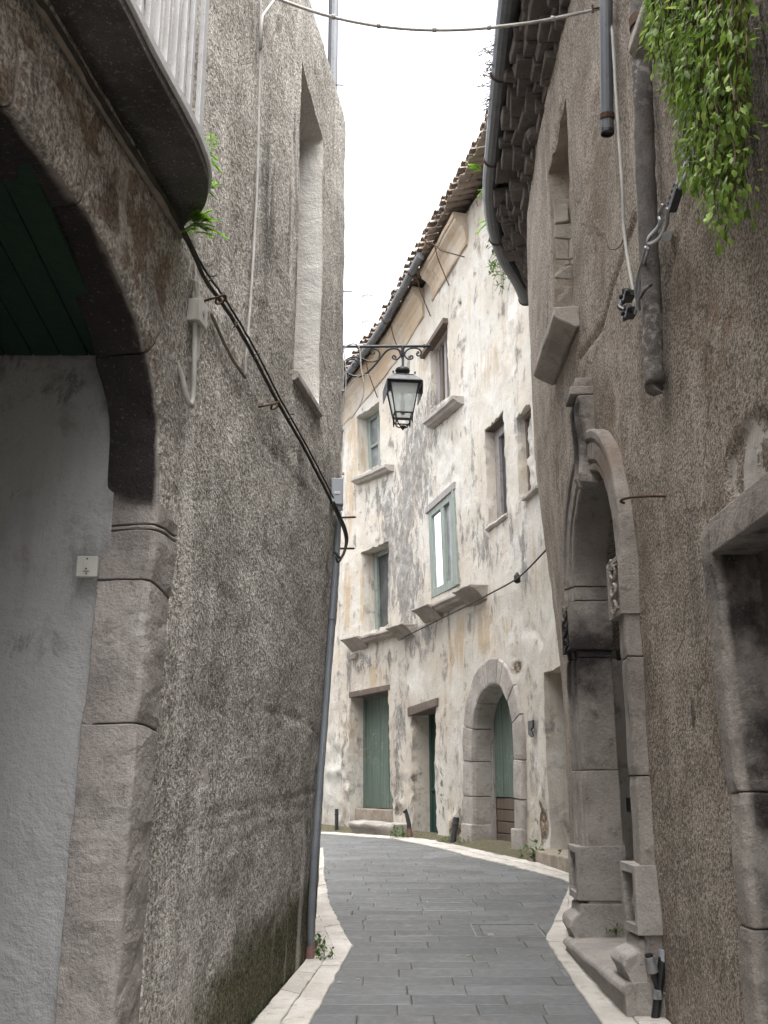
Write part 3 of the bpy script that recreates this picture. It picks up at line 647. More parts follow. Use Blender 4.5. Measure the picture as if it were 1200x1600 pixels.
    mb = MB(); ol = chaikin(outl, 2); n_ = lambda i: (lambda t: np.array((t[1], -t[0])))((lambda t: t / np.hypot(*t))(np.array(ol[min(i + 1, len(ol) - 1)]) - np.array(ol[max(i - 1, 0)])))
    rings = []
    for i, p in enumerate(ol):
        m = n_(i); rings.append([tuple(np.array(p) + m * o) + (zz,) for o, zz in ((-.02, zb + .05), (.006, zb + .05), (.012, zb + .06), (.012, zb + .10), (-.02, zb + .10))])
    mb.loft(rings); obj('edge_trim', mb, 'white', bal, bevel=.004)
    rail_pts = [np.array(start)] + [np.array(e) for e in edge]; ll = [0]
    for a, b in zip(rail_pts[:-1], rail_pts[1:]): ll.append(ll[-1] + float(np.hypot(*(b - a))))
    RA = np.array(rail_pts); tot = ll[-1]; inn = np.array((-d[1], d[0])) * .035
    rl = lambda l: tuple(np.interp(l, ll, RA[:, k]) + inn[k] for k in (0, 1))
    def bar(x, y, wx, wy, z0, z1):
        b = MB(); b.rnd(); e = d * wx / 2; f = np.array((-d[1], d[0])) * wy / 2
        q = [(x + sx * e[0] + sy * f[0], y + sx * e[1] + sy * f[1]) for sx, sy in ((-1, -1), (1, -1), (1, 1), (-1, 1))]
        b.loft([[(*p, z0) for p in q], [(*p, z1) for p in q]]); return b
    l = tot - .03
    for k in range(34):
        x, y = rl(l); wd = .05 if k == 0 else .024
        obj('baluster', bar(x, y, wd, .022, zb + .085, zb + 1.12), 'white', bal, bevel=.002); l -= .088 if k else .17
        if l < .1: break
    x, y = rl(tot - .03); ex, ey = (np.array((x, y)) + np.array((-d[1], d[0])) * .0); wl = L.P(L.hit(290, 352)[0] - .05, zb + .5, 0.)
    for f in (.5,): obj('baluster', bar(x + (wl[0] - x) * f, y + (wl[1] - y) * f * .6, .022, .022, zb + .085, zb + 1.12), 'white', bal, bevel=.002)
    mb = MB(); mb.tube([(*rl(0), zb + 1.13), (*rl(tot), zb + 1.13), (wl[0] - .02, wl[1] - .1, zb + 1.13)], .024, 8); mb.tube([(*rl(0), zb + .17), (*rl(tot), zb + .17)], .014, 6); obj('handrail', mb, 'white', bal)
    mb = MB(); Q = door
    for a0, a1, b0, b1 in ((0, .09, 0, 1), (.91, 1, 0, 1), (.09, .91, 0, .04), (.09, .91, .95, 1), (.455, .545, .04, .95), (.09, .455, .55, .59), (.545, .91, .55, .59)): mb.qbox(L, Q, a0, a1, b0, b1, -.2, -.13)
    dr = obj('balcony_door', mb, 'white', H, bevel=.004); mb = MB(); mb.qbox(L, Q, .05, .95, .02, .98, -.19, -.175); obj('pane', mb, 'pane_grey', dr)
    # roof slab and the unseen sides
    pl = [tuple(L.P(q, 0, .07)[:2]) for q in np.linspace(.3, L.s[-1] - .3, 60)] + [(-12, 23), (-12, -6)]
    mb = MB(); prism(mb, pl, ztop - .01, ztop + .09); obj('roof_slab', mb, 'zinc_dark', H)
    mb = MB(); mb.box(-12, -11.8, -6, 23, -.2, ztop - .02); mb.box(-11.8, -2.2, -6, -5.8, -.2, ztop - .02); obj('back_wall', mb, 'stucco', H)
    mb = MB(); px = plane(524, 0, Y=8.45); mb.tube([(px[0] - .02, 8.5, ztop + .09), (px[0] - .02, 8.5, 10.4)], .05, 12); mb.tube([(px[0] - .02, 8.5, ztop + .5), (px[0] - .02, 8.5, ztop + .56)], .058, 12); mb.box(px[0] - .15, px[0] - .02, 8.42, 8.6, ztop + .05, ztop + .2)
    obj('vent_stack', mb, 'zinc', H)
    mb = MB(); n = 16; q0, q1 = LC - 2.2, LC + .55; up = [L.P(q, 0, -.02)[:2] for q in np.linspace(q0, q1, n)]; dn = [L.P(q, 0, -.32)[:2] for q in np.linspace(q1, q0, n)]
    prism(mb, up + dn, ztop + .09, ztop + 3.2); obj('upper_wall', mb, 'white', H)
left_house()
# ================================================================ RIGHT HOUSE
def carved_block(mb, W, s0, s1, z0, z1, o0, o1, panel=.03, depth=.02):
    """block whose street face carries a sunk panel with a raised scroll ornament"""
    ps0, ps1, pz0, pz1 = s0 + panel, s1 - panel, z0 + panel, z1 - panel
    P = lambda q, z, o: W.P(q, z, o)
    outer = [(s0, z0), (s1, z0), (s1, z1), (s0, z1)]; inner = [(ps0, pz0), (ps1, pz0), (ps1, pz1), (ps0, pz1)]
    mb.loft([[P(q, z, o0) for q, z in outer], [P(q, z, o1) for q, z in outer], [P(q, z, o1) for q, z in inner], [P(q, z, o1 - depth) for q, z in inner]])
def right_house():
    H = thing('portal_house', 'brown roughcast house with a carved stone portal, stone framed doorway and projecting eaves', 'house', (4, 6, 0))
    hit = R.hit; ZT = 8.32
    cs, r, sp = 13.255, .725, 3.02
    path = [(cs + r, .2), (cs + r, sp)] + [(cs + r * math.cos(a), sp + .74 * math.sin(a)) for a in np.linspace(.08, math.pi - .08, 22)] + [(cs - r, sp), (cs - r, .1)]
    hole = [(q + (.05 if q > cs else -.05), z if z < sp else z + .04) for q, z in path]; hole[0] = (hole[0][0], -.1); hole[-1] = (hole[-1][0], -.1)
    winp = R.hits([(856, 280), (885, 148), (898, 452), (868, 478)]); zt_, zb_ = winp[1][1] - .04, 5.25; winp = [(winp[0][0], zt_), (winp[1][0], zt_ + .02), (winp[2][0], zb_), (winp[3][0], zb_)]
    df = R.hits([(1120, 868), (1142, 1064), (1163, 1250), (1193, 1600)]); zd = df[0][1]
    door = [(df[3][0] + .03, -.1)] + [(q + .05, z + (.04 if z > 2.3 else 0)) for q, z in df[::-1]] + [(9.35, zd + .06), (9.35, -.1)]
    outer = [(.3, -.2), (R.s[-1] - .02, -.2), (R.s[-1] - .02, ZT), (.3, ZT)]
    patch = R.hits([(1138, 705), (1160, 668), (1185, 640), (1200, 646), (1210, 700), (1200, 760), (1165, 775), (1141, 782), (1133, 740)])
    seam = [([hit(*p) for p in g], w_, d_) for g, w_, d_ in [([(990, 345), (960, 440), (940, 510), (905, 560)], .03, .03), ([(1085, 300), (1060, 360), (1040, 440)], .03, .015), ([(883, 150), (868, 215), (857, 275)], .03, .03)]]
    def disp(s, z):
        P = np.stack([s, z, s * 0 + 9.7], 1); o = .014 * fbm(P * 1.1, 3) + .005 * fbm(P * 6, 3) + .003 * vnoise(P * 25); PP = np.stack([s, z], 1)
        for g, w_, d_ in seam:
            dd = np.full(len(s), 9.)
            for a, b in zip(g[:-1], g[1:]): dd = np.minimum(dd, segdist(PP, a, b))
            o = o - d_ * np.exp(-(dd / w_) ** 2)
        return o
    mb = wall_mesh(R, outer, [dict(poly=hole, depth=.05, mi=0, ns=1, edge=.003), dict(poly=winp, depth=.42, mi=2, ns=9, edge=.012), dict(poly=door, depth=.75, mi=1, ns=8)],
        [(.4, 9.0, 0, ZT, .25), (9.0, 15.6, 0, 5, .032), (9.0, 16., 5, ZT, .045), (15.6, R.s[-1], 0, 5, .06), (16., R.s[-1], 5, ZT, .06)], disp, patches=[(patch, .022)])
    B = [blob(R, 1170, 715, 30, 55, 2, 1.2), blob(R, 1120, 1130, 50, 120, 1, .25), blob(R, 1120, 500, 60, 120, 1, .5), blob(R, 930, 300, 30, 160, 1, .6), blob(R, 870, 700, 14, 160, 1, .5), blob(R, 1085, 1120, 10, 30, 0, .8), blob(R, 1080, 900, 25, 160, 0, .25), blob(R, 960, 640, 30, 80, 1, .4),
         blob(R, 1080, 1480, 20, 30, 0, .3), blob(R, 1180, 100, 60, 180, 0, .7), blob(R, 1150, 300, 50, 100, 0, .3), blob(R, 975, 470, 16, 50, 1, .6), blob(R, 1025, 720, 16, 60, 2, .25), blob(R, 885, 240, 10, 40, 2, .3), blob(R, 905, 210, 4, 20, 2, .7), blob(R, 1115, 1560, 25, 40, 3, .25),
         blob(R, 1110, 1520, 14, 30, 1, .7)]
    obj('wall', mb, ['stucco_brown', 'dark_render', 'rubble'], H, smooth=True, blobs=B)
    # bricked-up window: rough masonry behind, stone sill
    mb = MB(); q0, q1 = winp[1][0] - .05, winp[0][0] + .05; z = zb_ - .05
    while z < zt_ + .05:
        hgt = random.choice((.06, .13, .17, .22)); q = q0 - random.uniform(0, .15)
        while q < q1:
            wd = random.uniform(.14, .34); mb.rnd(); d_ = random.uniform(-.03, .03); mb.wbox(R, q + .008, q + wd - .008, z + .006, z + hgt - .006, -.42, -.25 + d_); q += wd
        z += hgt
    wf = obj('bricked_window', mb, 'rubble', H, bevel=.02, rough=.018, rs=9)
    # far jamb of that window: loose stones standing in the reveal
    mb = MB(); z = zb_
    while z < zt_ - .35:
        hgt = random.choice((.07, .12, .17, .22)); n = random.choice((1, 2, 2)); x = .0
        for k in range(n):
            mb.rnd(); a, b = -.02 - .30 * k / n, -.02 - .30 * (k + 1) / n; e = random.uniform(.01, .05); mb.wbox(R, q1 - .07 - e * 1.2, q1 + .04, z + .002, z + hgt - .002, b + .002, a - .002, st=.04)
        z += hgt
    obj('jamb_stones', mb, 'rubble_light', wf, bevel=.014, rough=.035, rs=8)
    mb = MB(); sa, sb = hit(904, 462)[0], hit(868, 592)[0]; mb.wprof(R, sa, sb, [(-.02, 5.08), (-.02, 5.24), (.20, 5.23), (.205, 5.15), (.17, 5.12), (.03, 5.05)])
    obj('sill', mb, 'portal', wf, bevel=.012, rough=.008)
    # upper window ledge above the downpipe
    mb = MB(); z = hit(985, 93, .22)[1]; s1 = hit(985, 93, .22)[0]; mb.wprof(R, s1 - 1.5, s1, [(-.02, z), (-.02, z + .12), (.22, z + .12), (.23, z + .04), (.2, z)]); obj('window_ledge', mb, 'portal', H, bevel=.01, rough=.004)
    # portal
    sect = [(.30, -.02), (.04, -.215), (.0, -.215), (.0, -.19), (.0, -.16), (.0, -.11), (.0, -.06), (.0, -.015), (.0, .045), (.012, .058), (.05, .060), (.058, .045), (.075, .045), (.085, .072), (.2, .075), (.21, .06), (.225, .06), (.235, .088), (.285, .092), (.30, .08)]
    mb = MB(); plen = sum(math.dist(a, b) for a, b in zip(path[:-1], path[1:])); zb = 1.08
    sweep(mb, R, path, sect, [2.75, 2.86, 1.45, 2.3, plen * .5 - .15, plen * .5 + .15, plen - 2.76, plen - 2.2, plen - 1.5], gap=.007, jit=.006)
    KB = [blob(R, 875, 800, 12, 120, 0, .7, .06), blob(R, 900, 800, 14, 50, 0, .75, -.12), blob(R, 935, 730, 30, 60, 1, .8, .1), blob(R, 900, 1010, 12, 40, 0, .75, -.02), blob(R, 885, 1020, 10, 60, 0, .8, .1), blob(R, 905, 1090, 10, 50, 0, .5, -.05), blob(R, 990, 1090, 12, 80, 0, .5, .05), blob(R, 970, 850, 10, 90, 2, .35, .05), blob(R, 930, 960, 20, 60, 2, .25, -.2), blob(R, 900, 1400, 20, 40, 2, .3, 0), blob(R, 960, 980, 10, 40, 1, .5, .1), blob(R, 905, 760, 18, 20, 0, .8, -.1)]
    P_ = obj('portal', mb, 'portal', H, bevel=.005, rough=.004, blobs=KB)
    f0, f1 = cs + r, cs + r + .3; n0, n1 = cs - r - .3, cs - r
    for (a, b) in ((f0 - .02, f1 + .02), (n0 - .02, n1 + .02)):
        mb = MB(); mb.rnd(); carved_block(mb, R, a, b, 2.56, 2.93, -.225, .115, .03, .022)
        c = (a + b) / 2                                   # carved leaf scroll in the panel
        for k in range(3):
            zz = 2.63 + k * .115
            pts = [R.P(c + (.012 + .0085 * t) * math.cos(t * (1 if k % 2 else -1)) * 1.2, zz + (.012 + .0085 * t) * math.sin(t), .112) for t in np.linspace(.2, 7.5, 20)]
            mb.tube(pts, .012, 6)
        mb.wbox(R, c - .1, c + .1, 2.6, 2.615, .09, .12); mb.wbox(R, c - .1, c + .1, 2.875, 2.89, .09, .12)
        obj('impost_block', mb, 'portal', P_, bevel=.008, rough=.006, blobs=KB)
    mb = MB(); mb.rnd(); kz = [(-.02, 3.68), (.115, 3.68), (.135, 3.75), (.125, 3.86), (.125, 4.0), (.13, 4.14), (.135, 4.26), (.12, 4.34), (-.02, 4.34)]
    rings = []
    for t, e in ((0, .02), (.05, 0), (.3, 0), (.34, .02), (.66, .02), (.7, 0), (.95, 0), (1, .02)):
        rings.append([R.P(cs + (t - .5) * (.20 + .06 * (z - 3.7) / .66), z, o - (e if o > 0 else 0)) for o, z in kz])
    mb.loft(rings); mb.rnd(); mb.wbox(R, cs - .13, cs + .13, 4.345, 4.41, -.02, .17); mb.wbox(R, cs - .07, cs + .10, 4.412, 4.50, -.02, .12)
    obj('keystone', mb, 'portal', P_, bevel=.012, rough=.012, blobs=[blob(R, 885, 700, 20, 80, 0, 1.2, .15), blob(R, 890, 655, 14, 14, 2, .5, .15), blob(R, 885, 640, 10, 10, 0, .6, .2)])
    for (a, b) in ((f0 - .015, f1 + .06), (n0 - .03, n1 + .015)):
        mb = MB(); mb.rnd(); carved_block(mb, R, a, b, .72, 1.10, -.23, .135, .05, .06)
        c = (a + b) / 2; mb.tube([R.P(c + .02 * math.sin(k), .80 + .035 * k, .085) for k in range(7)], [.02, .03, .034, .03, .026, .02, .01], 8)
        obj('plinth_block', mb, 'pale_stone', P_, bevel=.014, rough=.009)
        mb = MB(); mb.rnd(); g0 = gz(R.P(a, 0)[1]); mb.wprof(R, max(a, n0 + .005) - .005, b + .02, [(-.23, -.02), (-.23, .7), (.12, .7), (.13, .64), (.20, .60), (.215, .55), (.19, .51), (.165, .45), (.15, g0 - .05)], st=.1)
        obj('pier_base', mb, 'pale_stone', P_, bevel=.012, rough=.016, rs=5)
    mb = MB(); mb.rnd(); zt = .475; mb.wprof(R, n1 - .3, f0 + .1, [(-.30, .1), (-.30, zt + .01), (.20, zt - .004), (.235, zt - .02), (.245, zt - .05), (.22, zt - .075), (.21, .15)], st=.12); obj('doorstep', mb, 'pale_stone', P_, bevel=.01, rough=.010, rs=4, blobs=[])
    mb = MB()
    for k in range(9): mb.rnd(); q = n1 - .04 + k * .165; mb.wbox(R, q + .004, q + .161, .47, 3.9, -.33, -.292 - .004 * (k % 2))
    mb.rnd(); mb.wbox(R, n1 - .03, f0 + .03, 2.48, 2.56, -.292, -.255); mb.wbox(R, n1 - .03, f0 + .03, 1.35, 1.45, -.292, -.265); mb.wbox(R, cs - .04, cs + .04, .48, 2.48, -.292, -.268)
    dr = obj('portal_door', mb, 'black_wood', H, bevel=.004); mb = MB(); mb.lathe(R.P(cs + .12, 1.45, -.25), [(.012, -.01), (.03, 0), (.03, .02), (.012, .03)], 10); obj('door_knob', mb, 'rust', dr)
    # stone framed side doorway near the camera
    mb = MB(); fr = [(df[3][0] - .02, -.05)] + [(q, z) for q, z in df[::-1]]; wd = .17
    zl = zd + .02; corner = fr[-1]
    sec = [(.17, -.03), (.0, -.2), (.0, -.15), (.0, -.1), (.0, -.06), (.0, -.035), (.0, -.01), (.006, .012), (.03, .022), (.15, .022), (.17, .012)]
    sweep(mb, R, fr[:-1] + [(corner[0], corner[1] + .17)], sec, [1.0, 1.56], gap=.006)
    mb.rnd(); mb.wpoly(R, [(corner[0] - .002, zd), (corner[0] - .002, zd + .17), (9.15, zd + .20), (9.15, zd + .03)], -.2, .026)
    obj('doorway_surround', mb, 'portal', H, bevel=.008, rough=.008, rs=5, mfix=lambda V, M: np.concatenate([(M[:, :1] + np.clip((V[:, :1] - 1.585) / .03, 0, 1) * (.62 + .5 * fbm(V * 4, 3)[:, None])), M[:, 1:]], 1), blobs=[blob(R, 1115, 900, 14, 80, 0, .8, 0), blob(R, 1150, 830, 40, 30, 2, .25, .02)])
    mb = MB()
    for k in range(9): mb.rnd(); q = 9.3 + k * .17; mb.wbox(R, q + .003, q + .167, .1, zd + .1, -.78, -.735)
    obj('side_door', mb, 'black_wood', H, bevel=.004)
    # eaves: corbelled sooty bricks, tiles, gutter, roof
    gp = [plane(*p, Z=8.4)[:2] for p in ((795, 0), (785, 100), (775, 200), (764, 320), (785, 400), (812, 440), (822, 478))]
    d = np.array(gp[1]) - np.array(gp[0]); d /= np.hypot(*d); gp = [tuple(np.array((1.02, 0.)))] + [(1.06, 4.)] + gp; gp = chaikin(gp[:-2] + [gp[-2], (gp[-1][0] - .02, gp[-1][1] - .2)], 2)
    mb = MB()
    for c, (z0, z1, o1) in enumerate(((7.93, 8.02, .08), (8.03, 8.12, .17), (8.13, 8.22, .27), (8.225, 8.32, .36))):
        q = 9.
        while q < R.s[-1] - .25:
            wl = random.uniform(.10, .34); mb.rnd(); e = random.uniform(-.07, .04); dz = random.uniform(-.02, .02)
            if random.random() > .12: mb.wbox(R, q + .008, q + wl - .010, z0 + dz - .01, z1 + dz + .01 * random.random(), -.03, o1 + e)
            q += wl
    obj('corbelled_eaves', mb, 'brick', H, bevel=.014, rough=.028, rs=7)
    gz_ = 8.40; mb = MB(); mb.tube([(x, y, gz_) for x, y in gp], .102, 14); GT = obj('gutter', mb, 'zinc_dark', H)
    for p in ((770, 235), (787, 370), (822, 470), (784, 110)):
        x, y, z = plane(*p, Z=gz_); i = int(np.argmin([math.hypot(a - x, b - y) for a, b in gp])); i = min(max(i, 1), len(gp) - 2); t = Vector((gp[i + 1][0] - gp[i - 1][0], gp[i + 1][1] - gp[i - 1][1], 0)).normalized(); nrm = Vector((t.y, -t.x, 0)); c = Vector((*gp[i], gz_))
        mb = MB(); mb.tube([c + (nrm * math.cos(a) + Vector((0, 0, 1)) * math.sin(a)) * .108 for a in np.linspace(math.pi * .95, math.pi * 2.05, 14)] + [c + nrm * .42 + Vector((0, 0, .02))], .009, 6); obj('bracket', mb, 'rust', GT)
    mb = MB(); rows = []
    for (x, y) in gp: rows.append([(x - .02 + t, y, 8.47 + t * .34 + .03 * math.sin(y * 31)) for t in (0, .4, 2, 7)])
    low = [[(x, y, z - .06) for x, y, z in r_] for r_ in rows]; mb.grid(rows); mb.grid(low, flip=True)
    obj('roof', mb, 'brick', H)
    mb = MB(); mb.box(7.9, 8.1, -6, 13.4, -.2, 10.6); mb.box(2.5, 8, 13.1, 13.4, -.2, 10.4); mb.box(1.75, 8, -6, -5.8, -.2, 9); obj('back_wall', mb, 'stucco_brown', H)
    # downpipes
    mb = MB(); mb.wtube(R, [(999, -60), (1000, 0), (1004, 120), (1009, 270), (1016, 420), (1021, 560), (1023, 600)], .056, .08, 14, wob=.003)
    dp = obj('downpipe', mb, 'crust', H, smooth=True, rough=.006, rs=14, blobs=[blob(R, 1000, 100, 20, 90, 2, .35, .1), blob(R, 1018, 520, 20, 80, 2, .45, .1)])
    mb = MB(); mb.wtube(R, [(1024, 592), (1027, 604), (1033, 618)], [.06] * 5 + [.058, .055, .05, .045, .035, .022, .012, .006], .055, 10); obj('mortar_lump', mb, 'crust', dp, smooth=True, rough=.03, rs=9)
    mb = MB(); mb.wtube(R, [(1000, 30), (1002, 44)], .067, .08, 14); obj('pipe_clip', mb, 'rust', dp)
    mb = MB(); mb.wtube(R, [(947, -50), (947, 60), (949, 206)], .044, .075, 14, caps=False) if False else mb.wtube(R, [(947, -50), (947, 60), (949, 206)], .044, .075, 14)
    d2 = obj('downpipe', mb, 'zinc', H, smooth=False); mb = MB(); mb.wtube(R, [(949, 178), (949, 186)], .05, .075, 14); obj('pipe_clip', mb, 'rust', d2)
    a = R.at(949, 206, .075); mb = MB(); mb.lathe(a, [(.046, .1), (.046, -.015), (.036, -.015), (.036, .0)], 16); obj('pipe_mouth', mb, 'black', d2)
right_house()

# ================================================================ FAR HOUSE (curved, cream plaster)
def far_house():
    H = thing('plaster_house', 'tall curved house of stained cream plaster with green doors at the bend', 'house', (3, 20, .6))
    hit = F.hit; fh = lambda *p: F.hits(p)
    eave = [hit(u, v, .3) for u, v in ((500, 640), (540, 592), (570, 553), (600, 512), (630, 458), (660, 402), (700, 330), (735, 270), (765, 208))]
    def ez(s): a = sorted(eave); return np.interp(s, [q for q, _ in a], [z for _, z in a])
    W1 = fh((558, 652), (593, 628), (595, 725), (562, 742)); W2 = fh((672, 547), (698, 507), (702, 618), (673, 640)); W3 = fh((757, 673), (787, 643), (793, 801), (762, 824)); W4 = fh((808, 653), (830, 628), (838, 762), (814, 784))
    W5 = fh((670, 801), (711, 765), (718, 913), (675, 935)); W6 = fh((565, 863), (608, 845), (608, 975), (568, 992))
    D1 = fh((548, 1088), (608, 1077), (612, 1266), (547, 1268)); D2 = fh((642, 1115), (680, 1102), (683, 1310), (643, 1304)); D4 = fh((848, 1052), (860, 1048), (867, 1350), (856, 1350))
    D4 = [D4[0], (-.5, D4[0][1] + .02), (-.5, .3), (D4[0][0], .3)]
    D1[2] = (D1[2][0], .55); D1[3] = (D1[3][0], .55); zd1 = hit(590, 1264)[1]; D2 = [D2[0], D2[1], (D2[2][0], .45), (D2[3][0], .45)]
    ap = fh((743, 1332), (742, 1230), (742, 1145), (745, 1115), (753, 1090), (763, 1075), (775, 1068), (786, 1076), (796, 1098), (802, 1128), (805, 1160), (806, 1240), (808, 1336))
    ap = [(ap[0][0], .4)] + smooth_path(ap[1:-1], 1) + [(ap[-1][0], .4)]
    c = sum(q for q, _ in ap) / len(ap); ah = [(q + (.06 if q > c else -.06), z + (.05 if z > 2.5 else 0)) for q, z in ap]
    top = [(s, float(ez(s)) - .05) for s in np.linspace(F.s[-1] - .1, -.8, 60)]
    outer = [(-.8, .2), (F.s[-1] - .1, .2)] + top
    seam = [([hit(*p) for p in g], w_, d_) for g, w_, d_ in [([(700, 1000), (698, 1040), (690, 1070)], .04, .02), ([(640, 1000), (632, 1080), (632, 1200)], .05, .03), ([(548, 1040), (547, 1085)], .05, .03), ([(818, 985), (835, 985), (845, 1005)], .05, .03)]]
    bumpz = [(np.array(hit(*p)), r_, a_) for p, r_, a_ in [((540, 1200), 1.1, .035), ((655, 1240), .5, -.06), ((700, 720), .8, .02), ((800, 520), .7, .025), ((815, 800), .4, .02), ((840, 1270), .4, -.04), ((710, 1290), .4, -.05), ((620, 1255), .35, -.04), ((808, 1040), .16, -.05), ((706, 1033), .14, -.04), ((717, 475), .10, -.06)]]
    def disp(s, z):
        P = np.stack([s, z, s * 0 + 2.2], 1); o = .03 * fbm(P * .55, 4) + .008 * fbm(P * 4, 3); PP = np.stack([s, z], 1)
        for g, w_, d_ in seam:
            dd = np.full(len(s), 9.)
            for a, b in zip(g[:-1], g[1:]): dd = np.minimum(dd, segdist(PP, a, b))
            o = o - d_ * np.exp(-(dd / w_) ** 2)
        for c_, r_, a_ in bumpz:
            k = np.exp(-((PP - c_) ** 2).sum(1) / r_ ** 2); o = o + a_ * k * (1 + 1.2 * fbm(P * 5 + 9, 2))
        return o
    hl = [dict(poly=W1, depth=.32, edge=.02), dict(poly=W2, depth=.21, edge=.02), dict(poly=W3, depth=.25, edge=.035), dict(poly=W4, depth=.2, edge=.035, mi=0), dict(poly=W5, depth=.10, edge=.02), dict(poly=W6, depth=.36, edge=.02),
          dict(poly=D1, depth=.36, edge=.03, mi=0), dict(poly=D2, depth=.42, edge=.05, mi=0), dict(poly=ah, depth=.05, mi=0, ns=1, edge=.004), dict(poly=D4, depth=.7, edge=.02, mi=0)]
    for h in hl: h.setdefault('mi', 0); h['st'] = .09
    mb = wall_mesh(F, outer, hl, [(-.7, 12.3, .25, 13.6, .07), (12.3, F.s[-1] - .2, .25, 13.6, .3)], disp)
    b = lambda *a: blob(F, *a)
    B = [b(650, 700, 34, 70, 0, .75), b(625, 820, 22, 80, 0, .85), b(640, 900, 24, 60, 0, .75), b(600, 890, 12, 60, 0, .4), b(690, 650, 30, 40, 0, .35), b(720, 830, 12, 40, 0, .45), b(742, 740, 10, 60, 0, .45), b(745, 850, 16, 40, 0, .4), b(820, 860, 9, 90, 0, .6), b(598, 790, 8, 50, 0, .6), b(575, 790, 6, 40, 0, .5), b(660, 770, 20, 40, 0, .6),
         b(570, 1035, 36, 16, 0, .6), b(655, 1010, 24, 30, 0, .5), b(668, 985, 26, 14, 0, .6), b(625, 1120, 10, 60, 0, .7), b(615, 1200, 10, 60, 0, .6), b(690, 1130, 8, 40, 0, .4), b(740, 1330, 24, 12, 0, .6), b(600, 1290, 70, 8, 0, .5), b(820, 1180, 10, 80, 0, .2), b(830, 1130, 6, 20, 0, .4), b(555, 775, 3, 30, 0, .7), b(590, 760, 3, 40, 0, .7), b(680, 680, 3, 30, 0, .6), b(800, 840, 4, 40, 0, .7), b(775, 845, 3, 30, 0, .6), b(590, 1000, 3, 40, 0, .7), b(610, 1030, 3, 50, 0, .8), b(545, 1040, 3, 40, 0, .8), b(700, 960, 3, 40, 0, .7), b(660, 1240, 30, 60, 0, .45), b(720, 1260, 12, 60, 0, .45), b(580, 1260, 50, 40, 0, .35), b(815, 1250, 8, 60, 0, .5), b(640, 950, 20, 60, 0, .55), b(730, 640, 20, 60, 0, .3), b(540, 1150, 20, 90, 0, .4), b(760, 860, 14, 60, 0, .4), b(670, 620, 14, 50, 0, .4), b(835, 1200, 10, 100, 0, .35), b(600, 930, 14, 60, 0, .5), b(700, 1180, 20, 30, 0, .3),
         b(553, 640, 10, 50, 1, .6), b(565, 700, 8, 60, 1, .75), b(548, 820, 6, 120, 1, .75), b(720, 1000, 40, 40, 1, .5), b(770, 990, 40, 50, 1, .4), b(690, 1060, 20, 40, 1, .4), b(590, 1050, 30, 30, 1, .55), b(700, 580, 12, 60, 1, .4), b(660, 570, 14, 50, 1, .5), b(740, 480, 30, 80, 1, .22), b(770, 570, 30, 50, 1, .3), b(565, 940, 6, 50, 1, .7), b(555, 1150, 10, 60, 1, .5), b(800, 1120, 12, 40, 1, .5), b(840, 880, 16, 70, 1, .35), b(540, 930, 8, 90, 1, .5),
         b(705, 740, 22, 26, 2, .8), b(800, 470, 16, 110, 2, .75), b(755, 380, 30, 50, 2, .7), b(640, 1075, 14, 26, 2, .8), b(655, 1060, 20, 20, 2, .6), b(805, 990, 24, 40, 2, .55), b(835, 960, 16, 60, 2, .5), b(795, 760, 10, 60, 2, .4), b(815, 800, 14, 26, 2, .8), b(828, 700, 14, 60, 2, .5), b(690, 440, 16, 26, 2, .8), b(735, 780, 14, 60, 2, .4), b(700, 950, 20, 30, 2, .3), b(525, 1180, 18, 70, 2, .55), b(560, 1080, 6, 14, 2, .6), b(560, 1180, 8, 60, 2, .4), b(600, 620, 30, 40, 2, .25), b(690, 1200, 20, 60, 2, .4), b(830, 1060, 14, 40, 2, .4),
         b(840, 1285, 9, 40, 3, 1.), b(710, 1290, 8, 30, 3, .9), b(655, 1235, 9, 50, 3, .85), b(690, 1240, 4, 40, 3, .8), b(619, 1262, 6, 24, 3, .7), b(808, 1040, 7, 10, 3, .9), b(706, 1033, 6, 12, 3, .9), b(717, 475, 4, 7, 3, 1.), b(642, 1105, 12, 5, 3, .6), b(575, 1083, 30, 4, 3, .6), b(563, 1240, 5, 30, 3, .5), b(725, 330, 40, 30, 3, .28), b(765, 260, 30, 40, 3, .35)]
    B = [(c_, rh, rz, ch, am * (1.3 if ch == 0 else (1.2 if ch == 1 else 1))) for c_, rh, rz, ch, am in B]
    obj('wall', mb, ['plaster', 'reveal'], H, smooth=True, blobs=B)
    def casement(name, Q, dep, bars, mat, pm, pane=True, sub=()):
        m = MB()
        for a0, a1, b0, b1 in bars: m.rnd(); m.qbox(F, Q, a0, a1, b0, b1, -dep, -dep + .07)
        o = obj(name, m, mat, H, bevel=.006)
        if pane:
            m = MB(); m.qbox(F, Q, .01, .99, .01, .99, -dep - .02, -dep + .012); obj('pane', m, pm, o)
        return o
    std = [(0, .13, 0, 1), (.87, 1, 0, 1), (.13, .87, 0, .07), (.13, .87, .92, 1), (.45, .55, .07, .92), (.13, .45, .5, .54), (.55, .87, .5, .54)]
    w1 = casement('window', W1, .31, std, 'green_grey', 'pane_grey'); w2 = casement('window', W2, .20, [(0, .16, 0, 1), (.84, 1, 0, 1), (.16, .84, 0, .05), (.16, .84, .94, 1), (.44, .56, .05, .94)], 'grey_wood', 'pane_dark')
    m = MB(); m.qbox(F, W2, -.35, 1.08, -.06, .015, -.06, .10); m.qbox(F, W2, .26, .36, .02, .98, -.195, -.12); obj('shutter', m, 'brown_wood', w2, bevel=.006)
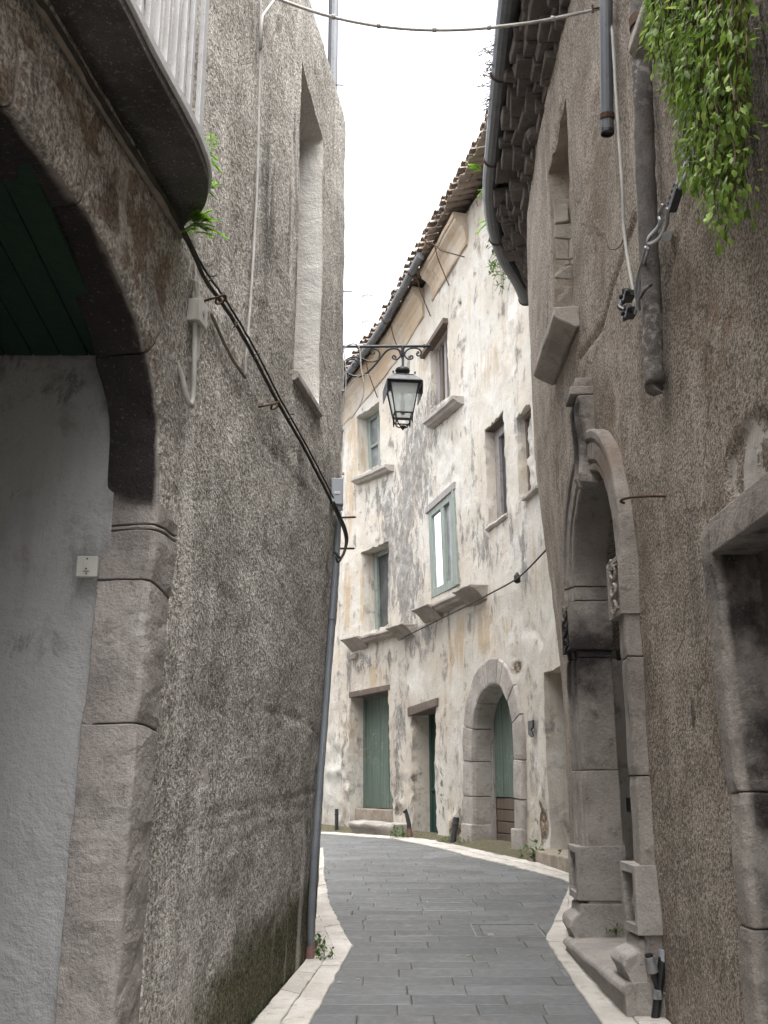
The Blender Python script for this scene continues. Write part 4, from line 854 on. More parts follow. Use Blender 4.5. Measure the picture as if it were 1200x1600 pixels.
    w3 = casement('window', W3, .24, [(0, .2, 0, 1), (.8, 1, 0, 1), (.2, .8, 0, .1), (.2, .8, .93, 1), (.48, .58, .1, .93)], 'grey_wood', 'pane_dark'); w6 = casement('window', W6, .35, [(0, .12, 0, 1), (.88, 1, 0, 1), (.12, .88, 0, .06), (.12, .88, .95, 1)], 'green_grey', 'pane_dark')
    m = MB(); m.qbox(F, W3, -.05, 1.05, -.05, .012, -.24, -.02); obj('lintel_board', m, 'brown_wood', w3, bevel=.006)
    # blind window, filled with rough render
    m = MB(); rows = []
    for i in range(31):
        rows.append([F.P(*((1 - i / 30) * ((1 - j / 12) * W4[0][k] + j / 12 * W4[1][k]) + i / 30 * ((1 - j / 12) * W4[3][k] + j / 12 * W4[2][k]) for k in (0, 1)), -.15 + .035 * float(fbm(np.array([[i * .5, j * .6, 3.]]), 3)[0])) for j in range(13)])
    m.grid(rows); w4 = obj('blind_window', m, 'reveal', H, smooth=True); m = MB(); m.qbox(F, W4, .0, .1, 0, 1, -.19, -.12); m.qbox(F, W4, .1, 1, .0, .04, -.19, -.08); obj('frame', m, 'brown_wood', w4)
    m = MB(); qa = hit(837, 762, .1)[0], hit(814, 786, .1)[0]; zz = W4[3][1] - .02; m.wprof(F, qa[0], qa[1], [(-.1, zz - .07), (-.1, zz), (.10, zz - .01), (.10, zz - .06)]); obj('sill', m, 'pale_stone', w4, bevel=.008, rough=.01)
    # green window flush with the plaster: frame, one leaf shining, one leaf grey
    m = MB()
    for a0, a1, b0, b1 in ((0, .11, 0, 1), (.79, .90, 0, 1), (.11, .79, .0, .075), (.11, .79, .91, 1), (.45, .57, .075, .91), (.91, .995, -.02, 1.0)): m.rnd(); m.qbox(F, W5, a0, a1, b0, b1, -.09, .015 + (.02 if a0 > .9 else 0))
    w5 = obj('window', m, 'green_grey', H, bevel=.008)
    m = MB(); m.qbox(F, W5, .105, .46, .07, .92, -.085, -.02); obj('pane', m, 'pane_bright', w5); m = MB(); m.qbox(F, W5, .55, .79, .07, .92, -.085, -.04); obj('pane', m, 'pane_grey', w5)
    m = MB(); m.qbox(F, W5, -.06, 1.04, -.08, .0, -.05, .04); obj('lintel_board', m, 'grey_wood', w5, bevel=.008, rough=.012)
    def sill(par, pl, pr, proj=.20, th=.10):
        a, c_ = hit(*pl, proj), hit(*pr, proj); m = MB(); z = (a[1] + c_[1]) / 2; m.rnd()
        m.wprof(F, c_[0], a[0], [(-.05, -th), (-.05, .05), (proj, .03), (proj, -.035), (proj - .05, -.055), (proj - .08, -.09), (.04, -th)], c_[1], a[1]); obj('sill', m, 'pale_stone', par, bevel=.008, rough=.008)
    sill(w1, (548, 750), (601, 727)); sill(w2, (660, 660), (707, 620), .22, .12); 
    m = MB(); a, c_ = W3[3], W3[2]; m.wprof(F, c_[0] - .03, a[0] + .02, [(-.25, -.05), (-.25, .03), (.03, .01), (.05, -.03), (.02, -.07)], c_[1], a[1]); obj('sill', m, 'pale_stone', w3, bevel=.008, rough=.014)
    def balconette(par, pl, pr, ew=.55):
        a, c_ = hit(*pl, .3), hit(*pr, .3); m = MB(); s1, s0 = a[0], c_[0]; z1, z0 = a[1], c_[1]; ln = s1 - s0; zm = lambda s: z0 + (z1 - z0) * (s - s0) / ln
        for q0, q1, pj in ((s0, s0 + ew, .30), (s1 - ew, s1, .30)):
            m.rnd(); rings = []
            for t in np.linspace(0, 1, 9):
                s = q0 + (q1 - q0) * t; k = min(1, min(t, 1 - t) * 6) * .0 + 1
                rings.append([F.P(s, zm(s) + z, o * k) for o, z in ((-.05, -.22), (-.05, .025), (pj, .025), (pj + .01, -.005), (pj - .02, -.02), (pj - .06, -.035), (pj - .10, -.06), (.14, -.10), (.07, -.18), (.03, -.22))])
            m.loft(rings)
        m.rnd(); m.wprof(F, s0 + ew + .003, s1 - ew - .003, [(-.05, -.13), (-.05, .02), (.2, .02), (.21, -.03), (.17, -.06), (.15, -.10), (.02, -.13)], zm(s0 + ew), zm(s1 - ew))
        obj('stone_balconette', m, 'portal', par, bevel=.012, rough=.014, rs=5)
    balconette(w5, (642, 955), (733, 914), .8); balconette(w6, (531, 1001), (627, 975), .75)
    # doors
    def planks(name, Q, dep, n, mat, extra=()):
        m = MB()
        for k in range(n): m.rnd(); m.qbox(F, Q, k / n + .004, (k + 1) / n - .004, -.02, 1, -dep - .05, -dep + random.uniform(0, .01))
        for a0, a1, b0, b1 in extra: m.rnd(); m.qbox(F, Q, a0, a1, b0, b1, -dep, -dep + .03)
        return obj(name, m, mat, H, bevel=.006)
    D1q = [D1[0], D1[1], (D1[2][0], zd1), (D1[3][0], zd1)]; d1 = planks('green_door', D1q, .33, 5, 'green', ((0, .05, 0, 1), (.95, 1, 0, 1), (.05, .95, 0, .03)))
    m = MB(); m.lathe(F.P(D1[1][0] + .35, zd1 + 1.0, -.30), [(.02, -.02), (.035, 0), (.02, .02)], 10); obj('door_knob', m, 'rust', d1)
    m = MB(); m.rnd(); m.wbox(F, D1[1][0] + .02, D1[0][0] - .02, .5, zd1 - .01, -.5, -.10); m.rnd(); obj('doorstep', m, 'rubble', d1, bevel=.015, rough=.012)
    m = MB(); q0, q1 = hit(616, 1292, .3)[0], hit(545, 1290, .3)[0]; zs_ = hit(580, 1284, .3)[1]; mid = q0 + (q1 - q0) * .55
    for a, c_ in ((q0, mid - .005), (mid + .005, q1)): m.rnd(); m.wprof(F, a, c_, [(-.02, .4), (-.02, zs_), (.30, zs_ - .02), (.34, zs_ - .06), (.32, zs_ - .12), (.26, zs_ - .15), (.25, .4)])
    obj('stone_bench', m, 'pale_stone', d1, bevel=.02, rough=.02, rs=4)
    zs2 = hit(683, 1308)[1]; D2q = [D2[0], D2[1], (D2[2][0], zs2 - .02), (D2[3][0], zs2 - .02)]; d2 = planks('narrow_door', D2q, .40, 4, 'green_dark', ((0, 1, .62, .645), (0, .08, 0, 1), (.92, 1, 0, 1)))
    m = MB(); q0, q1 = hit(683, 1312, .15)[0] - .05, hit(654, 1305, .15)[0]; m.wbox(F, q0, q1, .4, zs2 - .03, -.4, .22); obj('doorstep', m, 'marble', d2, bevel=.02, rough=.012)
    m = MB(); m.qbox(F, D2, -.1, 1.12, -.05, .012, -.40, .02); obj('lintel_board', m, 'brown_wood', d2, bevel=.01, rough=.02); m = MB(); m.qbox(F, D1, -.04, 1.05, -.035, .010, -.34, .015); obj('lintel_board', m, 'brown_wood', d1, bevel=.01, rough=.02)
    # stone arch
    m = MB(); wj = abs(hit(727, 1200)[0] - hit(742, 1200)[0]); sect = [(wj, -.05), (.05, -.32), (.0, -.32), (.0, -.02), (.02, .04), (.05, .05), (wj - .02, .05), (wj, .03)]
    pl = sum(math.dist(a, b_) for a, b_ in zip(ap[:-1], ap[1:])); lw = 2.0
    sweep(m, F, ap, sect, [.95, 1.5, lw, lw + .45, lw + .85, pl / 2 - .15, pl / 2 + .2, pl - lw - .75, pl - lw - .35, pl - lw, pl - 1.5, pl - .95], gap=.012, st=.06, jit=.008)
    ar = obj('arch_surround', m, 'pale_stone', H, bevel=.008, rough=.008, rs=4, blobs=[b(730, 1210, 8, 60, 0, .3), b(765, 1060, 30, 30, 2, .3)])
    zpl = hit(750, 1288)[1]
    for q0, q1 in ((ap[0][0] - .015, ap[0][0] + wj + .02), (ap[-1][0] - wj - .02, ap[-1][0] + .015)): m = MB(); m.rnd(); m.wbox(F, q0, q1, .3, zpl, -.335, .075); obj('plinth_block', m, 'pale_stone', ar, bevel=.02, rough=.012)
    q1_, q0_ = ap[0][0] + .05, ap[-1][0] - .05; zsp = hit(790, 1250)[1]; zc = max(z for _, z in ap) + .1
    m = MB(); n = 7
    for k in range(n): m.rnd(); m.wbox(F, q0_ + (q1_ - q0_) * k / n + .004, q0_ + (q1_ - q0_) * (k + 1) / n - .004, zsp + .03, zc, -.37, -.31 + random.uniform(-.006, .006))
    m.rnd(); ad = obj('arched_door', m, 'green_dark', H, bevel=.005)
    ad.data.materials[0] = MT['green']
    m = MB()
    for k in range(5): m.rnd(); hh = (zsp + .02 - .45) / 5; m.wbox(F, q0_, q1_, .45 + hh * k + .006, .45 + hh * (k + 1) - .006, -.37, -.315 + random.uniform(-.01, .012))
    obj('lower_planks', m, 'brown_wood', ad, bevel=.008, rough=.006)
    m = MB(); m.wbox(F, q1_ - .20, q1_ - .05, .45, zc - .3, -.31, -.27); obj('door_post', m, 'grey_wood', ad, bevel=.006)
    m = MB(); m.wbox(F, q0_ - .1, q1_ + .1, .3, hit(775, 1335, 0.)[1] - .02, -.4, .12); obj('threshold', m, 'rubble', ar, bevel=.02, rough=.02)
    m = MB(); m.wbox(F, -.7, D4[0][0] + .05, .3, D4[0][1] + .1, -.76, -.70); obj('recess_door', m, 'brown_wood', H)
    m = MB(); m.wbox(F, -.6, D4[0][0] + .1, .3, .74, -.5, .28); obj('doorstep', m, 'rubble', H, bevel=.02, rough=.02)
    # cornice, gutter, tiles, roof
    ss = sorted(s for s, _ in eave); sA, sB = hit(672, 388, .2)[0], F.s[-1] - .3
    prof = [(-.03, -.72), (.03, -.72), (.045, -.68), (.03, -.65), (.035, -.55), (.06, -.43), (.12, -.33), (.20, -.27), (.22, -.25), (.22, -.20), (.25, -.19), (.25, -.10), (-.03, -.10)]
    gap0 = hit(655, 452, .1)[0]; gap1 = hit(668, 430, .1)[0]
    m = MB()
    for a, c_ in ((hit(722, 390, .1)[0], gap1), (gap0, sB)):
        m.rnd(); n = max(3, int((c_ - a) / .15)); m.loft([[F.P(s, z + float(ez(s)), o) for o, z in prof] for s in np.linspace(a, c_, n)])
    obj('cornice', m, 'ochre', H, rough=.012, rs=3, smooth=False)
    m = MB(); m.tube([F.P(s, float(ez(s)) - .09, .40) for s in np.linspace(sA, sB, 70)], .078, 12); gt = obj('gutter', m, 'zinc', H)
    for px in ((610, 520), (651, 468), (679, 428), (571, 553)):
        m = MB(); s = hit(px[0], px[1], .3)[0]; m.tube([F.P(s, float(ez(s)) - .09 + .088 * math.sin(a), .40 + .088 * math.cos(a)) for a in np.linspace(.2, -math.pi, 9)] + [F.P(s - .02, float(ez(s)) - .45, .24), F.P(s - .05, float(ez(s)) - 1.0, .03)], .011, 6); obj('bracket', m, 'rust', gt)
    m = MB(); s = hit(705, 362, .1)[0]; m.tube([F.P(s + .2, float(ez(s)) - .3, .42), F.P(s, float(ez(s)) - .55, .3), F.P(s - .5, float(ez(s)) - .9, .05)], .012, 6)
    obj('bracket', m, 'rust', gt)
    m = MB(); s = .15
    while s < sB:
        for row in range(3):
            m.rnd(); e = random.uniform(-.06, .05); dz = random.uniform(-.02, .03); sx = s + random.uniform(-.02, .02) + (.1 if row == 1 else 0); r_ = .088; z0 = float(ez(sx)) + dz + .02; up = row != 1; rings = []
            tw = random.uniform(-.04, .04)
            for o in (.44 + e - row * .012, -.05):
                zz = z0 + (.44 - o) * .32 + (.055 if up else 0.0) + (.10 if row == 2 else 0); ang = np.linspace(math.pi * .02, math.pi * .98, 7) if up else np.linspace(-math.pi * .98, -math.pi * .02, 7); rr = r_ * (1. if o > .2 else .85)
                arc = [F.P(sx + tw * (o - .4) + rr * math.cos(a), zz + rr * math.sin(a) * .8, o) for a in ang]; arc2 = [F.P(sx + tw * (o - .4) + (rr - .016) * math.cos(a), zz + (rr - .016) * math.sin(a) * .8, o) for a in ang[::-1]]
                rings.append(arc + arc2)
            m.loft(rings)
        s += .2
    obj('eaves_tiles', m, 'tile', H, rough=.006)
    m = MB(); rows = []; low = []
    for s in np.linspace(.1, F.s[-1] - .1, 60):
        p = F.P(s, float(ez(s)) + .02, .22); bk = F.P(s, float(ez(s)) + .06, .05)
        d = Vector(bk) - Vector(p); d.z = 0; d.normalize(); rows.append([(p[0], p[1], p[2] + .06), (bk[0], bk[1], p[2] + .17)] + [(bk[0] + d.x * t, bk[1] + d.y * t, p[2] + .17 + t * .32) for t in (1, 3)]); low.append([(x, y, z - .05 if k < 2 else z - .14) for k, (x, y, z) in enumerate(rows[-1])])
    m.grid(rows); m.grid(low, flip=True); obj('roof', m, 'tile', H)
    m = MB(); n = 30; rows = []
    for s in np.linspace(.12, F.s[-1] - .12, n):
        p = F.P(s, 0, -2.6); rows.append([(p[0], p[1], .2), (p[0], p[1], float(ez(s)) + 1.0)])
    m.grid(rows); 
    for s in (.12, F.s[-1] - .12): m.grid([[F.P(s, .2, -.02), F.P(s, float(ez(s)), -.02)], [F.P(s, .2, -2.6), F.P(s, float(ez(s)) + .95, -2.6)]])
    obj('back_wall', m, 'plaster', H)
far_house()
# ================================================================ THINGS ON THE WALLS AND THE STREET
def lamp():
    Y = 8.30; p6 = lambda x, y: Vector(plane(520 + x / 6, 500 + y / 6, Y=Y))
    root = thing('street_lamp', 'wrought iron wall lantern hanging from a scrolled bracket at the house corner', 'lamp', (-.33, Y, 5.2))
    m = MB(); m.tube([p6(60, 250), p6(845, 245)], .0125, 10); m.lathe((0, 0, 0), [(0, 0), (0, 0)], 3) if False else None
    a, b_ = p6(845, 245), p6(935, 244); d = b_ - a; m.tube([a + d * t for t in (0, .08, .16, .3, .42, .5, .65, .8, 1)], [.013, .019, .019, .012, .012, .018, .016, .009, .002], 10)
    m.tube([p6(655, 250), p6(655, 345)], .0135, 8); m.box(p6(655, 0).x - .011, p6(655, 0).x + .011, Y - .006, Y + .006, p6(0, 432).z, p6(0, 345).z)
    def curve(pts, r=.0075):
        q = chaikin([tuple(p6(*p)) for p in pts], 3); n = len(q); m.tube(q, [r * (1 if i < n * .8 else 1 - .35 * (i - n * .8) / (n * .2)) for i in range(n)], 8)
        e = Vector(q[-1]); m.tube([e + Vector((0, -.004, 0)), e + Vector((0, .004, 0))], r * 1.7, 8)
    curve([(665, 335), (690, 280), (745, 262), (805, 266), (834, 300), (820, 338), (788, 334), (785, 312), (800, 305)])
    curve([(668, 300), (676, 345), (715, 374), (750, 362), (750, 338), (728, 334), (722, 350)]); curve([(645, 300), (635, 345), (595, 375), (560, 360), (560, 336), (583, 334), (588, 350)])
    curve([(648, 340), (632, 285), (580, 262), (515, 278), (470, 325), (430, 380), (370, 450), (310, 505), (245, 535), (170, 522), (118, 485), (98, 420)], .0095)
    curve([(430, 372), (395, 388), (340, 392), (285, 365), (220, 347), (150, 352), (105, 395)]); curve([(430, 370), (445, 310), (415, 272), (372, 276), (358, 304), (374, 322), (392, 308), (382, 298)])
    curve([(110, 430), (135, 380), (190, 362), (232, 385), (234, 425), (204, 442), (184, 424), (196, 406), (210, 412)])
    x0 = p6(88, 0).x; m.box(x0 - .012, x0 + .004, Y - .02, Y + .02, p6(0, 530).z, p6(0, 225).z)
    for yy in (262, 505): m.tube([(x0 - .14, Y, p6(0, yy).z), (x0, Y, p6(0, yy).z)], .008, 6)
    obj('bracket', m, 'iron', root, smooth=False)
    cx = p6(652, 0).x; z = lambda y: p6(0, y).z; sq = lambda h, zz, rot=.12: [(cx + h * 1.414 * math.cos(a + rot), Y + h * 1.414 * math.sin(a + rot), zz) for a in (math.pi / 4 + k * math.pi / 2 for k in range(4))]
    u = 1 / 6 / 1600 * plane(652 / 6 + 520, 600, Y=Y)[1] / ray(0, 600)[1]
    hw = 165 * u; m = MB(); m.loft([sq(hw, z(622)), sq(hw * .99, z(612)), sq(hw * .70, z(560)), sq(hw * .56, z(545))]); m.loft([sq(hw * .58, z(546)), sq(hw * .58, z(538))])
    for k in range(4):                                             # skirt plates hanging from the roof
        A, B_ = sq(hw, z(618))[k], sq(hw, z(618))[(k + 1) % 4]; 
        if k in (0, 2): A2, B2 = sq(hw * .985, z(738))[k], sq(hw * .985, z(738))[(k + 1) % 4]
    obj('lantern_roof', m, 'iron', root, bevel=.003)
    ob = MB()
    for k in (1, 3) if False else (1, 3):
        S1, S2 = sq(hw, z(620)), sq(hw * .98, z(738)); A, B_, C, D = S1[k], S1[(k + 1) % 4], S2[(k + 1) % 4], S2[k]; n = (Vector(B_) - Vector(A)).cross(Vector((0, 0, 1))).normalized() * .004
        ob = MB(); ob.loft([[A, B_, C, D], [tuple(Vector(p) + n) for p in (A, B_, C, D)]]); obj('side_plate', ob, 'iron', root)
    m = MB(); m.lathe((cx, Y, 0), [(60 * u, z(545)), (44 * u, z(528)), (38 * u, z(512)), (48 * u, z(500)), (66 * u, z(490)), (70 * u, z(478)), (66 * u, z(462)), (52 * u, z(452)), (30 * u, z(446)), (12 * u, z(440)), (12 * u, z(428))], 22)
    for k in range(4): q = sq(hw * .62, z(538))[k]; m.lathe((q[0], q[1], 0), [(3 * u, z(545)), (8 * u, z(530)), (8 * u, z(522)), (2 * u, z(514))], 8)
    obj('chimney_cap', m, 'iron', root, smooth=False)
    tp, bt = 132 * u, 84 * u; m = MB(); T, Bq = sq(tp, z(630)), sq(bt, z(892))
    for k in range(4): m.tube([T[k], Bq[k]], .0065, 6); m.tube([T[k], T[(k + 1) % 4]], .006, 6); m.tube([Bq[k], Bq[(k + 1) % 4]], .0075, 6)
    C1, C2 = sq(62 * u, z(955)), sq(26 * u, z(1002))
    for k in range(4):
        m.tube([Bq[k], sq(76 * u, z(930))[k], C1[k]], .006, 6); m.tube([C1[k], C1[(k + 1) % 4]], .006, 6); m.tube(chaikin([C1[k], sq(52 * u, z(985))[k], C2[k]], 2), .0055, 6)
        q = sq(76 * u, z(900))[k]; m.tube([(q[0], q[1], z(900)), (q[0], q[1], z(960)), (q[0], q[1], z(985))], [.009, .008, .002], 6)
    m.lathe((cx, Y, 0), [(26 * u, z(994)), (30 * u, z(1004)), (22 * u, z(1014)), (10 * u, z(1024)), (2 * u, z(1038))], 12); obj('lantern_frame', m, 'iron', root)
    m = MB(); T, Bq = sq(tp * .975, z(630)), sq(bt * .96, z(892))
    for k in range(4): m.add([T[k], T[(k + 1) % 4], Bq[(k + 1) % 4], Bq[k]], [(0, 1, 2, 3)])
    m.open = True; obj('glass', m, 'lampglass', root)
    m = MB(); m.lathe((cx, Y, 0), [(100 * u, z(640)), (100 * u, z(650)), (40 * u, z(668)), (24 * u, z(690)), (24 * u, z(700))], 16); m.lathe((cx, Y, 0), [(4 * u, z(890)), (22 * u, z(880)), (22 * u, z(760)), (10 * u, z(740)), (4 * u, z(700))], 12); obj('bulb', m, 'cream_plastic', root)
    # loose wires at the bracket
    m = MB(); q = lambda *a: chaikin([(p6(x, y).x, Y + dy, p6(x, y).z) for x, y, dy in a], 3)
    m.tube(q((80, 330, -.03), (110, 270, -.03), (165, 238, -.03), (215, 236, -.03), (246, 262, -.03), (262, 350, -.02), (262, 450, -.02), (284, 560, -.02), (296, 680, -.02), (262, 800, -.02), (172, 930, -.02)), .0068, 8)
    tag(obj('loose_cable', m, 'greycable'), 'pale loose cable looped over the lamp bracket with its dark cut end hanging', 'cable')
    m = MB(); m.tube(q((104, 860, -.01), (110, 740, -.01), (132, 655, -.01), (185, 570, -.01), (262, 518, -.01), (350, 516, -.01), (425, 545, -.01), (448, 590, -.01)), .0035, 6); m.tube(q((104, 300, -.02), (120, 420, -.02), (128, 560, -.02), (112, 740, -.02)), .005, 6)
    tag(obj('loose_wire', m, 'greycable'), 'thin pale wire curling past the lower scroll of the lamp bracket', 'wire')
lamp()
def lt(name, px, r, mat, label, cat, off=.03, W=L, **k):
    m = MB(); m.wtube(W, px, r, off, **k); return tag(obj(name, m, mat, smooth=True), label, cat)
def rod(m, pts, r, n=8): m.tube(pts, r, n)
# ---- left wall services
lt('conduit', [(20, -60), (62, 8), (103, 75), (145, 143), (187, 212), (232, 283), (284, 368)], .017, 'conduit', 'dusty painted conduit running under the balcony slab', 'conduit', .03)
m = MB(); m.wtube(L, [(40, -30), (78, 22), (120, 92), (160, 160), (205, 232), (250, 300), (283, 358), (297, 385), (309, 412), (322, 440), (345, 470), (368, 505), (396, 555), (430, 622), (470, 690), (500, 748), (519, 786)], .0105, .045, 8, wob=.003)
m.wtube(L, [(150, 140), (205, 226), (254, 300), (287, 356), (302, 388), (316, 415), (332, 440), (349, 462), (374, 503), (402, 552), (436, 620), (474, 686), (506, 748), (521, 778)], .006, .053, 8, wob=.003)
for px in ((327, 436), (366, 508), (397, 558), (452, 652), (210, 232)): a = Vector(L.at(*px, .055)); m.tube([a + Vector((.0, -.012, -.018)), a + Vector((.012, .0, 0)), a + Vector((0, .012, .02)), a + Vector((.03, .02, .03))], .004, 5)
x = Vector(L.at(519, 786, .05)); pts = [x, x + Vector((.05, .05, -.10)), x + Vector((.095, .08, -.2)), x + Vector((.11, .1, -.3)), x + Vector((.07, .1, -.42)), x + Vector((.02, .08, -.36))]; m.tube(chaikin([tuple(p) for p in pts], 2), .0105, 8)
m.tube(chaikin([tuple(p + Vector((.012, -.012, .01))) for p in pts[:4]] + [tuple(x + Vector((.05, .06, -.47))), tuple(x + Vector((.03, .05, -.40)))], 2), .008, 6)
tag(obj('cable_bundle', m, 'cable', smooth=True), 'sagging black cable bundle crossing the left roughcast wall to the corner box', 'cable')
for px, lb in (((345, 468), 'rusty ring hook holding the black cable above the small square box'), ((430, 634), 'rusty ring hook under the black cable near the tall window sill')):
    a = Vector(L.at(px[0] - 26, px[1] + 2, 0)); c = Vector(L.at(*px, .075)); t = Vector((.12, 1, 0)).normalized(); rr = .030; m = MB()
    ring = [c + (t * math.cos(k) + Vector((.75, 0, .6)).normalized() * math.sin(k)) * rr for k in np.linspace(math.pi, -math.pi * .85, 18)]; m.tube([a, a + (ring[0] - a) * .6] + ring, .0058, 6); tag(obj('ring_hook', m, 'rust', smooth=True), lb, 'hook', 'ring hooks on the left wall')
bx = L.hit(308, 490, .03); B0 = thing('junction_box', 'small square grey box with two looped tubes on the left wall', 'junction box', L.P(bx[0], bx[1] - .1))
m = MB(); m.wbox(L, bx[0] - .055, bx[0] + .055, bx[1] - .055, bx[1] + .055, -.02, .05); bb = obj('box', m, 'cream_plastic', B0, bevel=.004); m = MB(); m.wbox(L, bx[0] - .06, bx[0] + .06, bx[1] - .06, bx[1] + .06, .051, .062); m.lathe((0, 0, 0), [(0, 0)] * 2, 3) if False else None
obj('lid', m, 'cream_plastic', B0, bevel=.003); c = Vector(L.P(bx[0], bx[1], .062)); nn = Vector(L.P(bx[0], bx[1], 1)) - Vector(L.P(bx[0], bx[1], 0)); m = MB(); m.tube([c - nn * .002, c + nn * .004], .016, 14); obj('screw_cap', m, 'box', B0)
P_ = lambda ds, dz, o: L.P(bx[0] + ds, bx[1] + dz, o); m = MB(); m.tube(chaikin([P_(-.02, -.05, .03), P_(-.02, -.25, .035), P_(-.02, -.42, .04), P_(-.045, -.49, .04), P_(-.085, -.46, .03), P_(-.12, -.36, .015), P_(-.135, -.30, -.01)], 3), .0125, 8)
m.tube(chaikin([P_(.03, -.05, .03), P_(.03, -.15, .03), P_(.028, -.22, .03), P_(.015, -.25, .02), P_(0, -.22, -.01)], 3), .0125, 8); obj('tube', m, 'greycable', B0, smooth=True)
lt('wire_end', [(296, 436), (303, 440), (305, 452), (309, 466), (316, 478)], .009, 'greycable', 'short hooked grey cable stub just above the small square box', 'cable', .03)
lt('thin_conduit', [(330, 490), (345, 525), (362, 560), (383, 590)], .009, 'conduit', 'short dusty conduit running from behind the small square box to the white wire', 'conduit', .02)
lt('white_wire', [(408, -40), (407, 30), (405, 150), (402, 290), (396, 400), (391, 480), (386, 540), (383, 588)], .0085, 'greycable', 'thin white wire hanging straight down the left roughcast wall', 'wire', .02, wob=.003)
# ---- corner conduit and grey box
PX = [(530, 800), (527, 870), (520, 960), (509, 1120), (500, 1230), (493, 1330), (488, 1410), (486, 1482)]
Yc = 8.16; cp = [Vector(L.at(u - 1, v, .035)) for u, v in PX]; T0 = thing('conduit_pipe', 'long grey plastic conduit leaning up the left house corner from a red sleeve', 'pipe', tuple(cp[-1]))
m = MB(); m.tube(chaikin([tuple(p) for p in cp], 1), .0265, 12); obj('tube', m, 'pipe', T0, smooth=True)
for u, v in ((500, 1318), (520, 957)):
    i = int(np.argmin([abs(v - q[1]) for q in PX])); a, b_ = cp[i], cp[min(i + 1, len(cp) - 1)]; d = (b_ - a).normalized(); m = MB(); m.tube([a - d * .04, a + d * .04], .030, 12); obj('coupling', m, 'pipe', T0)
m = MB(); e = cp[-1]; m.tube([e + Vector((.004, 0, .05)), e + Vector((0, 0, -.04)), e + Vector((-.004, 0, -.13))], [.030, .033, .036], 12); obj('sleeve', m, 'red_sleeve', T0)
c = Vector(L.at(528, 774, .05)); c.y -= .10; c.x += .01; u = plane(532, 774, Y=c.y)[0] - plane(531, 774, Y=c.y)[0]; J = thing('junction_box', 'grey weatherproof box with a pale sticker at the left house corner', 'junction box', (c.x, c.y, c.z - .12))
m = MB(); h, wd = 21 * u, 9.5 * u; m.box(c.x - wd * 1.1, c.x + wd * .7, c.y, c.y + .09, c.z - h * .95, c.z + h); obj('box', m, 'box', J, bevel=.006)
m = MB(); m.box(c.x - wd * 1.18, c.x + wd * .78, c.y - .022, c.y - .001, c.z - h * 1.0, c.z + h * 1.02); obj('lid', m, 'box', J, bevel=.005); m = MB(); m.box(c.x - wd * .7, c.x + wd * .25, c.y - .0265, c.y - .0225, c.z - h * .22, c.z - h * .02); obj('sticker', m, 'white', J)
m = MB(); m.tube([(c.x, c.y + .03, c.z - h * .9), (c.x + .004, c.y + .035, c.z - h * 1.35)], .03, 12); obj('gland', m, 'box', J)
m = MB(); q = [plane(534, 560, Y=8.2), plane(533.5, 640, Y=8.2), plane(532.5, 700, Y=8.17), plane(531, 752, Y=8.1)]; m.tube(q, .008, 8); m.tube([tuple(Vector(p) + Vector((.014, 0, 0))) for p in q], .0045, 6)
for v in (610, 672, 740): a = Vector(plane(534, v, Y=8.18)); m.box(a.x - .016, a.x + .022, a.y - .012, a.y + .012, a.z - .008, a.z + .008)
tag(obj('lamp_feed', m, 'greycable'), 'thin pale green conduit dropping from the lamp bracket to the grey box', 'conduit')
for (u0, v0, u1, v1), lb in (((536, 809, 556, 808), 'upper rusty iron pin sticking out of the left house corner'), ((530, 857, 554, 857), 'lower rusty iron pin sticking out of the left house corner'), ((516, 132, 537, 133), 'grey iron pin under the roof edge of the left house'), ((534, 455, 550, 455), 'thin iron pin beside the sky high on the left house corner')):
    a, b_ = Vector(plane(u0 - 14, v0, Y=8.32)), Vector(plane(u1, v1, Y=8.28)); m = MB(); d = (b_ - a).normalized(); m.tube([a, b_ - d * .01, b_], [.009, .009, .007] if v0 > 500 else [.006, .006, .005], 8); tag(obj('iron_pin', m, 'rust' if v0 > 500 else 'iron'), lb, 'iron pin', 'iron pins at the left house corner')
# ---- switch on the passage wall
yf = L.P(L.hit(222, 1000)[0], 2., -.217)[1]; c = Vector(plane(136, 885, Y=yf - .02)); S_ = thing('switch', 'square cream switch plate on the whitewashed passage wall', 'switch', tuple(c)); w2 = .043
a0, b0 = -.02, .03; m = MB(); m.box(c.x - w2, c.x + w2, c.y - .004, c.y + .022, c.z - w2, c.z + w2); obj('plate', m, 'cream_plastic', S_, bevel=.003); m = MB(); m.box(c.x - .013, c.x + .013, c.y - .010, c.y - .0042, c.z - .021, c.z + .021); obj('rocker', m, 'cream_plastic', S_, bevel=.002)
for dz in (-.031, .031): m = MB(); m.tube([(c.x, c.y - .0065, c.z + dz), (c.x, c.y - .0042, c.z + dz)], .0035, 8); obj('screw', m, 'rust', S_)
m = MB(); m.tube([(c.x, c.y - .0125, c.z - .011), (c.x, c.y - .0102, c.z - .011)], .004, 8); obj('screw', m, 'rust', S_)
